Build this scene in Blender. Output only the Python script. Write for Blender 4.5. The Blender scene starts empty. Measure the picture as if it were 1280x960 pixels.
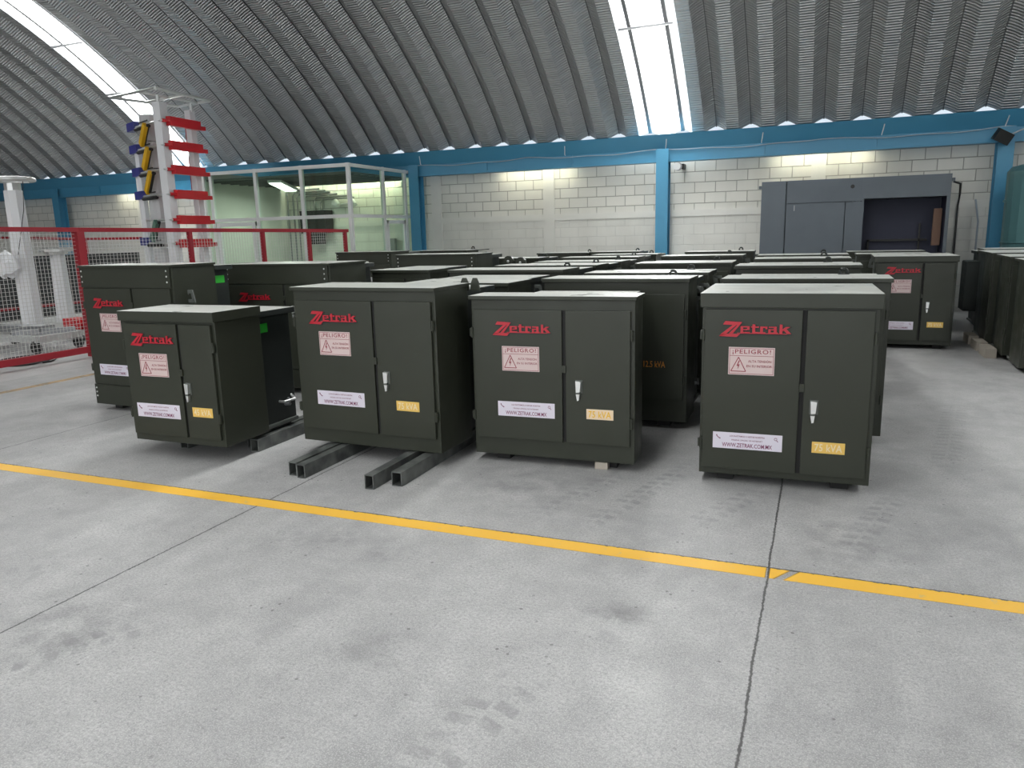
import bpy, bmesh, math, random
from mathutils import Vector, Matrix
random.seed(7)
S = bpy.context.scene
COL = S.collection
PI = math.pi

# ------------------------------------------------------------------ camera
cam_d = bpy.data.cameras.new('camera')
cam_d.sensor_width = 36.0
cam_d.lens = 937.7 / 1280 * 36.0
cam_d.clip_end = 200
cam = bpy.data.objects.new('camera', cam_d)
COL.objects.link(cam)
YAW, PITCH, ROLL = 0.39116, 0.19817, -0.02510
fw = Vector((-math.sin(YAW) * math.cos(PITCH), math.cos(YAW) * math.cos(PITCH), -math.sin(PITCH)))
rt = Vector((math.cos(YAW), math.sin(YAW), 0))
up = rt.cross(fw)
r2 = rt * math.cos(ROLL) + up * math.sin(ROLL)
u2 = -rt * math.sin(ROLL) + up * math.cos(ROLL)
mw = Matrix((r2, u2, -fw)).transposed().to_4x4()
mw.translation = Vector((0, 0, 1.6))
cam.matrix_world = mw
S.camera = cam

# ------------------------------------------------------------------ view, world, lights
S.view_settings.view_transform = 'Standard'
S.view_settings.look = 'None'
S.view_settings.gamma = 1.0
S.view_settings.use_curve_mapping = False
S.view_settings.exposure = 0.0
S.cycles.use_denoising = True
S.cycles.max_bounces = 8
S.cycles.diffuse_bounces = 4
S.cycles.transparent_max_bounces = 24
S.cycles.sample_clamp_indirect = 6.0
S.cycles.caustics_reflective = False
S.cycles.caustics_refractive = False

SKY_POWER = 240.0      # W per skylight segment
REAR_BOOST = (1.45, 1.35, 1.15, 1.0, 0.88, 0.82, 0.76, 0.72)   # back segments weighted up to brighten the rear of the hall
DOOR_POWER = 430.0    # W, daylight through the loading opening behind the camera
W = bpy.data.worlds.new('sky'); S.world = W
W.use_nodes = True
wb = W.node_tree.nodes['Background']
wb.inputs[0].default_value = (0.80, 0.90, 1.0, 1)
wb.inputs[1].default_value = 0.95

# roof arch: circle through the back eave; the panels run along the arch
YC, ZC, RR = 5.39, -7.16, 15.0
A0, A1 = 0.783, -0.783      # angle from vertical, back eave to front eave
PITCH_P = 0.66
SKYX = [-3.07, -3.07 - 19 * PITCH_P, -3.07 + 14 * PITCH_P]  # last one is out of view, placed to brighten the right side
SKYHALF = 0.33 + 0.21

def arch(a, h=0.0):
    return YC + (RR + h) * math.sin(a), ZC + (RR + h) * math.cos(a)

def area(name, loc, rot, sx, sy, power, col=(1, 1, 1)):
    d = bpy.data.lights.new(name, 'AREA')
    d.shape = 'RECTANGLE'; d.size = sx; d.size_y = sy; d.energy = power; d.color = col
    o = bpy.data.objects.new(name, d); COL.objects.link(o)
    o.location = loc; o.rotation_euler = rot
    return o

for sx in SKYX:
    n = 8
    for i in range(n):
        am = A0 + (A1 - A0) * (i + 0.5) / n
        y, z = arch(am, 0.34)
        area('skylight_daylight', (sx, y, z), (-am, 0, 0), 1.0, RR * (A0 - A1) / n * 0.98, SKY_POWER * REAR_BOOST[i], (1.0, 0.985, 0.955))
area('opening_daylight', (-4.6, -6.2, 2.3), (PI / 2, 0, 0), 15.0, 4.2, DOOR_POWER, (1.0, 0.985, 0.955))
# strip lamps hung behind the eave beam, one per bay, washing the block wall
for bx in (-17.9, -11.9, -6.0, -0.1):
    area('wall_strip_light', (bx, 16.08, 2.98), (math.radians(20), 0, 0), 1.7, 0.06, 44.0, (1.0, 0.94, 0.70))

# ------------------------------------------------------------------ material helpers
def mat(name, col=(0.5, 0.5, 0.5), rough=0.5, metal=0.0, spec=0.5):
    m = bpy.data.materials.new(name); m.use_nodes = True
    b = m.node_tree.nodes['Principled BSDF']
    b.inputs['Base Color'].default_value = (*col, 1)
    b.inputs['Roughness'].default_value = rough
    b.inputs['Metallic'].default_value = metal
    b.inputs['Specular IOR Level'].default_value = spec
    return m

class NT:
    """small node-graph helper"""
    def __init__(s, m):
        s.t = m.node_tree; s.b = s.t.nodes['Principled BSDF']
    def n(s, typ, **kw):
        x = s.t.nodes.new(typ)
        for k, v in kw.items(): setattr(x, k, v)
        return x
    def put(s, sock, v):
        if hasattr(v, 'links'): s.t.links.new(v, sock)
        elif isinstance(v, (tuple, list)) and len(v) == 3 and sock.type == 'RGBA': sock.default_value = (*v, 1)
        else: sock.default_value = v
    def math(s, op, a, b=0.0, c=None):
        x = s.n('ShaderNodeMath', operation=op)
        s.put(x.inputs[0], a); s.put(x.inputs[1], b)
        if c is not None: s.put(x.inputs[2], c)
        return x.outputs[0]
    def mix(s, f, a, b, mode='MIX'):
        x = s.n('ShaderNodeMix', data_type='RGBA', blend_type=mode)
        s.put(x.inputs[0], f); s.put(x.inputs[6], a); s.put(x.inputs[7], b)
        return x.outputs[2]
    def noise(s, vec, scale, detail=3.0, rough=0.5):
        x = s.n('ShaderNodeTexNoise')
        s.put(x.inputs['Vector'], vec)
        x.inputs['Scale'].default_value = scale; x.inputs['Detail'].default_value = detail; x.inputs['Roughness'].default_value = rough
        return x.outputs['Fac']
    def ramp(s, v, a, b, lo=0.0, hi=1.0):
        x = s.n('ShaderNodeMapRange', clamp=True)
        s.put(x.inputs[0], v)
        for k, q in enumerate((a, b, lo, hi)): x.inputs[k + 1].default_value = q
        return x.outputs[0]
    def coord(s, kind='Object'):
        return s.n('ShaderNodeTexCoord').outputs[kind]
    def pos(s):
        return s.n('ShaderNodeNewGeometry').outputs['Position']
    def mapping(s, vec, loc=(0, 0, 0), rot=(0, 0, 0), scale=(1, 1, 1)):
        x = s.n('ShaderNodeMapping')
        s.put(x.inputs[0], vec)
        x.inputs[1].default_value = loc; x.inputs[2].default_value = rot; x.inputs[3].default_value = scale
        return x.outputs[0]
    def bump(s, h, strength=0.3, dist=0.01):
        x = s.n('ShaderNodeBump')
        x.inputs['Strength'].default_value = strength; x.inputs['Distance'].default_value = dist
        s.put(x.inputs['Height'], h)
        s.t.links.new(x.outputs[0], s.b.inputs['Normal'])

# green cabinet paint (fine orange-peel) and dusty lid tops, colour lightened to stand in for grazing reflections
M = {}
def paint(name, col, rough=0.36):
    m = mat(name, col, rough, 0.0, 0.32); t = NT(m)
    p = t.pos()
    t.put(t.b.inputs['Base Color'], t.mix(t.noise(p, 2.3), tuple(c * 0.86 for c in col), tuple(c * 1.14 for c in col)))
    t.put(t.b.inputs['Roughness'], t.ramp(t.noise(p, 6.0), 0.3, 0.7, rough - 0.06, rough + 0.08))
    t.bump(t.noise(p, 260.0, 1.0), 0.06, 0.002)
    return m
M['green'] = paint('green_paint', (0.032, 0.036, 0.026))
M['green_dark'] = paint('tank_paint', (0.022, 0.027, 0.025), 0.42)
m = mat('dusty_sheen_green', (0.3, 0.31, 0.28), 0.4); t = NT(m); p = t.pos()
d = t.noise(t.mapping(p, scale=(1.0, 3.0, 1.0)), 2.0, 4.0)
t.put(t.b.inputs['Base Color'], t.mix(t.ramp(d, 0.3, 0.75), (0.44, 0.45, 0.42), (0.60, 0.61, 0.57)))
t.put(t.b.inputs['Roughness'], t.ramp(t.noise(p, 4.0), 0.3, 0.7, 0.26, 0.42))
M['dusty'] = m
M['gap'] = mat('gap_skid_black', (0.012, 0.012, 0.012), 0.8)
M['red'] = mat('logo_red', (0.45, 0.009, 0.024), 0.4)
M['black'] = mat('black', (0.012, 0.012, 0.012), 0.5)
M['sign'] = mat('sign_pink', (0.66, 0.53, 0.52), 0.3)
M['signred'] = mat('sign_red', (0.27, 0.03, 0.05), 0.5)
M['label'] = mat('label_white', (0.74, 0.70, 0.80), 0.4)
M['labelink'] = mat('label_ink', (0.20, 0.03, 0.10), 0.5)
M['yellow'] = mat('label_yellow', (0.80, 0.52, 0.12), 0.45)
M['peach'] = mat('label_peach', (0.85, 0.66, 0.45), 0.45)
M['yelltext'] = mat('letter_yellow', (0.85, 0.50, 0.02), 0.45)
M['paletext'] = mat('letter_pale', (0.86, 0.72, 0.48), 0.45)
M['orange'] = mat('letter_orange', (0.62, 0.24, 0.03), 0.5)
M['sticker'] = mat('sticker_green', (0.03, 0.50, 0.04), 0.5)
M['zinc'] = mat('zinc', (0.70, 0.71, 0.70), 0.32, 0.75)
M['steel'] = mat('steel', (0.35, 0.36, 0.37), 0.4, 0.8)
M['lug'] = mat('lug_paint', (0.10, 0.11, 0.10), 0.5)
m = mat('weathered_tube', (0.10, 0.11, 0.10), 0.42); t = NT(m); p = t.pos()
t.put(t.b.inputs['Base Color'], t.mix(t.ramp(t.noise(p, 9.0, 5.0), 0.35, 0.7), (0.05, 0.055, 0.055), (0.15, 0.16, 0.15)))
M['tube'] = m
M['wood'] = mat('pale_wood', (0.42, 0.38, 0.32), 0.8)
M['fence'] = mat('fence_red', (0.28, 0.010, 0.020), 0.4)
M['wire'] = mat('galvanised_wire', (0.62, 0.62, 0.60), 0.45, 0.3)
M['white'] = mat('white_paint', (0.80, 0.81, 0.80), 0.4)
M['insulator'] = mat('insulator_white', (0.76, 0.77, 0.79), 0.3)
M['capacitor'] = mat('capacitor_grey', (0.50, 0.51, 0.52), 0.3)
M['barred'] = mat('resistor_red', (0.55, 0.010, 0.018), 0.35)
M['barblue'] = mat('resistor_blue', (0.03, 0.035, 0.20), 0.4)
M['rodyellow'] = mat('rod_yellow', (0.62, 0.36, 0.01), 0.4)
M['rodgreen'] = mat('rod_green', (0.08, 0.16, 0.12), 0.4)
M['greybox'] = paint('grey_enamel', (0.115, 0.135, 0.155), 0.5)
M['navy'] = mat('navy_inside', (0.030, 0.034, 0.065), 0.6)
M['brown'] = mat('brown_board', (0.22, 0.13, 0.09), 0.7)
M['teal'] = mat('teal_enamel', (0.07, 0.17, 0.18), 0.4)
M['plastic'] = mat('white_plastic', (0.75, 0.76, 0.78), 0.35)
M['darkbox'] = mat('dark_box', (0.035, 0.037, 0.040), 0.6)
M['boothceil'] = mat('booth_ceiling_sheet', (0.13, 0.135, 0.13), 0.6)
M['cable'] = mat('cable_black', (0.02, 0.02, 0.022), 0.5)
M['cablegrey'] = mat('cable_grey', (0.35, 0.40, 0.45), 0.5)
M['aluminium'] = mat('white_aluminium', (0.78, 0.80, 0.79), 0.35)

m = mat('blue_steel', (0.045, 0.19, 0.36), 0.42); t = NT(m); p = t.pos()
t.put(t.b.inputs['Base Color'], t.mix(t.noise(p, 1.3), (0.050, 0.225, 0.375), (0.068, 0.275, 0.44)))
M['blue'] = m

m = bpy.data.materials.new('clear_glass'); m.use_nodes = True
nt = m.node_tree; nt.nodes.remove(nt.nodes['Principled BSDF'])
tr = nt.nodes.new('ShaderNodeBsdfTransparent'); tr.inputs[0].default_value = (0.88, 0.965, 0.90, 1)
gl = nt.nodes.new('ShaderNodeBsdfGlossy'); gl.inputs['Roughness'].default_value = 0.02
fr = nt.nodes.new('ShaderNodeFresnel'); fr.inputs[0].default_value = 1.5
mx = nt.nodes.new('ShaderNodeMixShader')
gm = nt.nodes.new('ShaderNodeNewGeometry'); sb_ = nt.nodes.new('ShaderNodeMath'); sb_.operation = 'SUBTRACT'; sb_.inputs[0].default_value = 1.0
ml = nt.nodes.new('ShaderNodeMath'); ml.operation = 'MULTIPLY'
nt.links.new(gm.outputs['Backfacing'], sb_.inputs[1]); nt.links.new(fr.outputs[0], ml.inputs[0]); nt.links.new(sb_.outputs[0], ml.inputs[1])
nt.links.new(ml.outputs[0], mx.inputs[0]); nt.links.new(tr.outputs[0], mx.inputs[1]); nt.links.new(gl.outputs[0], mx.inputs[2])
nt.links.new(mx.outputs[0], nt.nodes['Material Output'].inputs[0])
M['glass'] = m

m = bpy.data.materials.new('translucent_sheet'); m.use_nodes = True
nt = m.node_tree; nt.nodes.remove(nt.nodes['Principled BSDF'])
tr = nt.nodes.new('ShaderNodeBsdfTransparent'); tr.inputs[0].default_value = (0.93, 0.95, 0.96, 1)
tl = nt.nodes.new('ShaderNodeBsdfTranslucent'); tl.inputs[0].default_value = (0.9, 0.92, 0.93, 1)
df = nt.nodes.new('ShaderNodeBsdfDiffuse'); df.inputs[0].default_value = (0.85, 0.88, 0.9, 1)
m1 = nt.nodes.new('ShaderNodeMixShader'); m1.inputs[0].default_value = 0.35
m2 = nt.nodes.new('ShaderNodeMixShader'); m2.inputs[0].default_value = 0.45
nt.links.new(tl.outputs[0], m1.inputs[1]); nt.links.new(df.outputs[0], m1.inputs[2])
nt.links.new(tr.outputs[0], m2.inputs[1]); nt.links.new(m1.outputs[0], m2.inputs[2])
nt.links.new(m2.outputs[0], nt.nodes['Material Output'].inputs[0])
M['skysheet'] = m

m = bpy.data.materials.new('lamp_tube'); m.use_nodes = True
b = m.node_tree.nodes['Principled BSDF']
b.inputs['Base Color'].default_value = (1, 1, 1, 1); b.inputs['Emission Color'].default_value = (0.97, 1.0, 0.96, 1); b.inputs['Emission Strength'].default_value = 2.2
M['lamp'] = m

# corrugated galvanised roof: fine cross wrinkles pressed along each panel (uv: x across, y along the arch in metres)
m = mat('galvanised_roof', (0.33, 0.335, 0.345), 0.42, 0.55); t = NT(m)
uv = t.coord('UV')
sep = t.n('ShaderNodeSeparateXYZ'); t.put(sep.inputs[0], uv)
w = t.math('SINE', t.math('MULTIPLY', sep.outputs[1], 2 * PI / 0.052))
t.bump(w, 0.85, 0.009)
pan = t.noise(t.mapping(uv, scale=(0.75, 0.02, 1)), 2.0, 1.0)
t.put(t.b.inputs['Base Color'], t.mix(t.noise(uv, 1.5), (0.40, 0.405, 0.41), (0.49, 0.495, 0.50)))
M['roof'] = m
M['seam'] = mat('roof_seam', (0.16, 0.165, 0.17), 0.5, 0.5)

# painted concrete block wall
m = mat('painted_block', (0.62, 0.61, 0.54), 0.65); t = NT(m); p = t.pos()
sp = t.n('ShaderNodeSeparateXYZ'); t.put(sp.inputs[0], p)
cv = t.n('ShaderNodeCombineXYZ'); t.put(cv.inputs[0], sp.outputs[0]); t.put(cv.inputs[1], sp.outputs[2])
bk = t.n('ShaderNodeTexBrick'); t.put(bk.inputs['Vector'], cv.outputs[0])
bk.inputs['Scale'].default_value = 1.0; bk.inputs['Brick Width'].default_value = 0.42; bk.inputs['Row Height'].default_value = 0.212
bk.inputs['Mortar Size'].default_value = 0.008; bk.inputs['Mortar Smooth'].default_value = 0.3
bk.inputs['Color1'].default_value = (0.75, 0.74, 0.68, 1); bk.inputs['Color2'].default_value = (0.69, 0.685, 0.63, 1); bk.inputs['Mortar'].default_value = (0.33, 0.325, 0.29, 1)
low = t.ramp(sp.outputs[2], 1.95, 2.05, 0.25, 1.0)          # lower courses were plastered flush
base = t.mix(low, (0.75, 0.745, 0.70), bk.outputs['Color'])
st = t.ramp(t.noise(t.mapping(p, scale=(1, 1, 0.35)), 1.6, 5.0), 0.45, 0.8, 0.0, 0.35)
t.put(t.b.inputs['Base Color'], t.mix(st, base, (0.40, 0.395, 0.36)))
hb = t.math('SUBTRACT', t.math('MULTIPLY', t.noise(p, 45.0, 3.0), 0.15), t.math('MULTIPLY', bk.outputs['Fac'], low))
t.bump(hb, 0.8, 0.016)
M['block'] = m
m = mat('painted_concrete', (0.62, 0.61, 0.56), 0.65); t = NT(m); p = t.pos()
t.put(t.b.inputs['Base Color'], t.mix(t.noise(p, 3.0, 5.0), (0.67, 0.665, 0.62), (0.77, 0.765, 0.72)))
t.bump(t.noise(p, 60.0), 0.2, 0.006)
M['band'] = m
M['innerwall'] = mat('plain_wall', (0.5, 0.5, 0.48), 0.8)

# floor slab
m = mat('concrete_floor', (0.42, 0.42, 0.42), 0.55); t = NT(m); p = t.pos()
fx = t.n('ShaderNodeSeparateXYZ'); t.put(fx.inputs[0], p)
X, Y = fx.outputs[0], fx.outputs[1]
c = t.mix(t.ramp(t.noise(p, 0.9, 6.0, 0.6), 0.34, 0.66), (0.27, 0.27, 0.272), (0.415, 0.415, 0.41))
c = t.mix(t.ramp(t.noise(t.mapping(p, rot=(0, 0, 0.3), scale=(2.2, 0.7, 1)), 1.4, 5.0), 0.5, 0.68, 0, 0.6), c, (0.52, 0.52, 0.515))
c = t.mix(t.ramp(t.noise(p, 5.5, 6.0, 0.7), 0.42, 0.66, 0.0, 0.42), c, (0.57, 0.57, 0.565))
c = t.mix(t.ramp(t.noise(t.mapping(p, loc=(7, 3, 0)), 8.0, 5.0, 0.7), 0.52, 0.72, 0.0, 0.40), c, (0.25, 0.25, 0.255))
c = t.mix(t.ramp(t.noise(p, 75.0, 2.0, 0.7), 0.38, 0.68, 0.0, 0.85), c, (0.25, 0.25, 0.25))
c = t.mix(t.ramp(t.noise(p, 190.0, 1.0), 0.50, 0.70, 0.0, 0.5), c, (0.64, 0.64, 0.63))
# dark aggregate specks
vo = t.n('ShaderNodeTexVoronoi'); t.put(vo.inputs['Vector'], p); vo.inputs['Scale'].default_value = 13.0
c = t.mix(t.math('MULTIPLY', t.ramp(vo.outputs['Distance'], 0.075, 0.11, 1.0, 0.0), t.ramp(t.noise(p, 2.6, 3.0), 0.45, 0.6, 0.0, 0.75)), c, (0.10, 0.10, 0.10))
def spot(c, x, y, r, col, amt, sc=6.0):
    dx = t.math('SUBTRACT', X, x); dy = t.math('SUBTRACT', Y, y)
    d2 = t.math('SQRT', t.math('ADD', t.math('MULTIPLY', dx, dx), t.math('MULTIPLY', dy, dy)))
    f = t.math('MULTIPLY', t.ramp(d2, r * 0.2, r, 1.0, 0.0), t.ramp(t.noise(p, sc, 5.0), 0.42, 0.62))
    return t.mix(t.math('MULTIPLY', f, amt), c, col)
for (x, y, r, a) in ((-0.72, 2.82, 0.20, 0.55), (-1.55, 2.28, 0.22, 0.3), (0.6, 2.5, 0.25, 0.25), (0.95, 2.2, 0.3, 0.3), (-2.9, 1.95, 0.5, 0.3), (0.25, 4.0, 0.5, 0.25), (-1.7, 4.3, 0.6, 0.22), (-2.0, 3.1, 0.3, 0.18)):
    c = spot(c, x, y, r, (0.13, 0.13, 0.135), min(1, a * 1.5))
# rubber tread prints left by lift trucks: rows of short dashes
def tread(c, x, y, ang, length, width, amt, pitch=0.10):
    v = t.mapping(t.mapping(p, loc=(-x, -y, 0)), rot=(0, 0, -ang))
    s_ = t.n('ShaderNodeSeparateXYZ'); t.put(s_.inputs[0], v)
    u_, v_ = s_.outputs[0], s_.outputs[1]
    band = t.math('MULTIPLY', t.ramp(t.math('ABSOLUTE', v_), width * 0.42, width * 0.5, 1, 0), t.ramp(t.math('ABSOLUTE', u_), length * 0.3, length * 0.5, 1, 0))
    side = t.math('SIGN', v_)
    dash = t.math('SINE', t.math('ADD', t.math('MULTIPLY', u_, 2 * PI / pitch), t.math('ADD', t.math('MULTIPLY', t.math('ABSOLUTE', v_), 14.0), t.math('MULTIPLY', side, 0.8))))
    mid = t.ramp(t.math('ABSOLUTE', v_), 0.006, 0.012)
    f = t.math('MULTIPLY', t.math('MULTIPLY', t.math('MULTIPLY', band, mid), t.ramp(dash, -0.25, 0.1)), t.ramp(t.noise(p, 7.0, 5.0, 0.65), 0.36, 0.6))
    return t.mix(t.math('MULTIPLY', f, amt), c, (0.19, 0.19, 0.195))
for a in ((-1.0, 2.0, 1.35, 0.75, 0.22, 0.34), (-2.8, 1.80, 0.95, 0.9, 0.17, 0.42), (-3.65, 2.25, 0.7, 0.5, 0.2, 0.22), (-0.95, 4.40, 1.28, 1.5, 0.16, 0.36), (-1.32, 4.25, 1.28, 1.2, 0.15, 0.28),
          (0.34, 4.35, 1.28, 1.1, 0.17, 0.34), (-0.42, 4.35, 1.15, 0.9, 0.16, 0.3), (-2.5, 3.15, 0.3, 0.7, 0.16, 0.2), (1.2, 3.0, 1.2, 0.9, 0.18, 0.2), (1.0, 6.5, 1.4, 2.4, 0.2, 0.25)):
    c = tread(c, *a[:5], min(1, a[5] * 1.5))
# sawn joints every 3 m, gritty edges, plus the joint under the edge of the yellow line
wob = t.math('MULTIPLY', t.math('SUBTRACT', t.noise(p, 2.5, 6.0, 0.75), 0.5), 0.026)
wob2 = t.math('MULTIPLY', t.math('SUBTRACT', t.noise(p, 60.0, 2.0), 0.5), 0.012)
wob = t.math('ADD', wob, wob2)
def joint(c, axis, at, half=0.0042):
    d_ = t.math('ABSOLUTE', t.math('ADD', t.math('SUBTRACT', axis, at), wob))
    return t.mix(t.ramp(d_, half * 0.7, half * 1.6, 0.92, 0.0), c, (0.045, 0.045, 0.045))
for jx in (-12.0, -9.02, -6.04, -3.13, -0.16, 2.85, 5.8):
    c = joint(c, X, jx)
c = joint(c, Y, 3.549, 0.0065)
t.put(t.b.inputs['Base Color'], c)
t.put(t.b.inputs['Roughness'], t.ramp(t.noise(p, 3.0, 4.0), 0.3, 0.7, 0.42, 0.66))
t.bump(t.noise(p, 90.0, 4.0), 0.18, 0.004)
M['floor'] = m
# worn yellow floor paint (transparent where it has flaked away)
m = mat('yellow_line_paint', (0.78, 0.43, 0.03), 0.55); t = NT(m); p = t.pos()
fx = t.n('ShaderNodeSeparateXYZ'); t.put(fx.inputs[0], p)
wear = t.ramp(t.noise(p, 14.0, 6.0, 0.7), 0.60, 0.68, 0.0, 0.7)
cy = t.mix(t.noise(p, 3.0, 4.0), (0.80, 0.44, 0.035), (0.90, 0.53, 0.07))
t.put(t.b.inputs['Base Color'], t.mix(wear, cy, (0.60, 0.46, 0.22)))
edge = t.math('SUBTRACT', t.ramp(fx.outputs[1], 3.515, 3.555), t.ramp(t.noise(p, 30.0, 4.0), 0.3, 0.7, 0.0, 1.0))
b1 = t.ramp(t.math('ABSOLUTE', t.math('SUBTRACT', t.math('SUBTRACT', fx.outputs[0], t.math('MULTIPLY', fx.outputs[1], 0.45)), -1.63)), 0.012, 0.03, 1.0, 0.0)
b2 = t.ramp(t.math('ABSOLUTE', t.math('SUBTRACT', t.math('SUBTRACT', fx.outputs[0], t.math('MULTIPLY', fx.outputs[1], 0.5)), -3.29 + 0.0)), 0.010, 0.03, 0.9, 0.0)
b3 = t.ramp(t.math('ABSOLUTE', t.math('SUBTRACT', t.math('SUBTRACT', fx.outputs[0], t.math('MULTIPLY', fx.outputs[1], 0.6)), -2.17)), 0.015, 0.03, 1.0, 0.0)
jj = t.ramp(t.math('ABSOLUTE', t.math('ADD', fx.outputs[0], 0.16)), 0.006, 0.012, 1.0, 0.0)
hole = t.math('MAXIMUM', t.math('MAXIMUM', b3, jj), t.math('MAXIMUM', t.ramp(edge, 0.35, 0.5), t.ramp(t.noise(p, 22.0, 5.0, 0.7), 0.70, 0.74)))
t.put(t.b.inputs['Alpha'], t.math('SUBTRACT', 1.0, hole))
M['floorline'] = m
m = mat('faded_line_paint', (0.60, 0.42, 0.22), 0.6); t = NT(m); p = t.pos()
t.put(t.b.inputs['Alpha'], t.ramp(t.noise(p, 3.0, 6.0, 0.7), 0.3, 0.6, 0.85, 0.25))
M['fadedline'] = m

# ------------------------------------------------------------------ geometry helpers
class MB:
    """collects shapes and links them as one mesh object"""
    def __init__(s): s.bm = bmesh.new()
    def box(s, x0, x1, y0, y1, z0, z1, bev=0.0, mi=0):
        r = bmesh.ops.create_cube(s.bm, size=1.0)
        vs = r['verts']
        for v in vs:
            v.co = Vector((x0 if v.co.x < 0 else x1, y0 if v.co.y < 0 else y1, z0 if v.co.z < 0 else z1))
        fs = set(f for v in vs for f in v.link_faces)
        for f in fs: f.material_index = mi
        if bev > 0:
            es = list(set(e for v in vs for e in v.link_edges))
            bmesh.ops.bevel(s.bm, geom=es, offset=bev, segments=2, affect='EDGES', profile=0.7)
        return s
    def poly(s, pts, d0, d1, axis='y', mi=0):
        """extrude a 2-D outline (a,b) between d0 and d1 along the axis"""
        def P(a, b, d):
            return {'y': (a, d, b), 'x': (d, a, b), 'z': (a, b, d)}[axis]
        lo = [s.bm.verts.new(P(a, b, d0)) for a, b in pts]
        hi = [s.bm.verts.new(P(a, b, d1)) for a, b in pts]
        n = len(pts)
        fs = [s.bm.faces.new(lo), s.bm.faces.new(list(reversed(hi)))]
        for i in range(n):
            j = (i + 1) % n
            fs.append(s.bm.faces.new((lo[j], lo[i], hi[i], hi[j])))
        for f in fs: f.material_index = mi
        bmesh.ops.recalc_face_normals(s.bm, faces=fs)
        return s
    def tube(s, pts, r, seg=8, closed=False, mi=0):
        pts = [Vector(p) for p in pts]; n = len(pts); rings = []
        for i, p in enumerate(pts):
            if closed: tg = (pts[(i + 1) % n] - pts[i - 1]).normalized()
            else: tg = (pts[min(i + 1, n - 1)] - pts[max(i - 1, 0)]).normalized()
            a = Vector((0, 0, 1)) if abs(tg.z) < 0.9 else Vector((1, 0, 0))
            u = tg.cross(a).normalized(); v = tg.cross(u).normalized()
            rr = r[i] if isinstance(r, (list, tuple)) else r
            rings.append([s.bm.verts.new(p + u * rr * math.cos(2 * PI * k / seg + PI / seg) + v * rr * math.sin(2 * PI * k / seg + PI / seg)) for k in range(seg)])
        fs = []
        for i in range(n if closed else n - 1):
            a, b = rings[i], rings[(i + 1) % n]
            for k in range(seg):
                fs.append(s.bm.faces.new((a[k], a[(k + 1) % seg], b[(k + 1) % seg], b[k])))
        if not closed:
            fs.append(s.bm.faces.new(rings[0])); fs.append(s.bm.faces.new(list(reversed(rings[-1]))))
        for f in fs: f.material_index = mi
        bmesh.ops.recalc_face_normals(s.bm, faces=fs)
        return s
    def bar(s, p, q, w, h, mi=0):
        """rectangular bar from p to q, w across, h high"""
        p, q = Vector(p), Vector(q); tg = (q - p).normalized()
        a = Vector((0, 0, 1)) if abs(tg.z) < 0.95 else Vector((0, 1, 0))
        u = tg.cross(a).normalized(); v = u.cross(tg).normalized()
        c = [(-1, -1), (1, -1), (1, 1), (-1, 1)]
        A = [s.bm.verts.new(p + u * w / 2 * i + v * h / 2 * j) for i, j in c]
        B = [s.bm.verts.new(q + u * w / 2 * i + v * h / 2 * j) for i, j in c]
        fs = [s.bm.faces.new(A), s.bm.faces.new(list(reversed(B)))]
        for k in range(4):
            fs.append(s.bm.faces.new((A[(k + 1) % 4], A[k], B[k], B[(k + 1) % 4])))
        for f in fs: f.material_index = mi
        bmesh.ops.recalc_face_normals(s.bm, faces=fs)
        return s
    def ball(s, c, r, sc=(1, 1, 1), seg=12):
        g = bmesh.ops.create_uvsphere(s.bm, u_segments=seg, v_segments=max(6, seg // 2), radius=r)
        for v in g['verts']:
            v.co = Vector((v.co.x * sc[0] + c[0], v.co.y * sc[1] + c[1], v.co.z * sc[2] + c[2]))
        return s
    def add_mesh(s, verts, faces, fn, mi=0):
        vs = [s.bm.verts.new(fn(v)) for v in verts]
        for f in faces:
            try:
                q = s.bm.faces.new([vs[i] for i in f]); q.material_index = mi
            except ValueError: pass
        return s
    def build(s, name, mats, parent=None, smooth=False, label=None):
        me = bpy.data.meshes.new(name)
        s.bm.to_mesh(me); s.bm.free()
        for q in (mats if isinstance(mats, (list, tuple)) else [mats]): me.materials.append(q)
        if smooth:
            for f in me.polygons: f.use_smooth = True
        o = bpy.data.objects.new(name, me); COL.objects.link(o)
        if parent: o.parent = parent
        if label: o['label'] = label
        return o

def empty(name, label, cat, loc=(0, 0, 0), rz=0.0, group=None):
    o = bpy.data.objects.new(name, None); COL.objects.link(o)
    o.empty_display_size = 0.1
    o.location = loc; o.rotation_euler = (0, 0, rz); o['label'] = label; o['category'] = cat
    if group: o['group'] = group
    return o
def tag(o, label, cat, group=None):
    o['label'] = label; o['category'] = cat
    if group: o['group'] = group
    return o
def struct(o):
    o['kind'] = 'structure'
    return o

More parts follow.
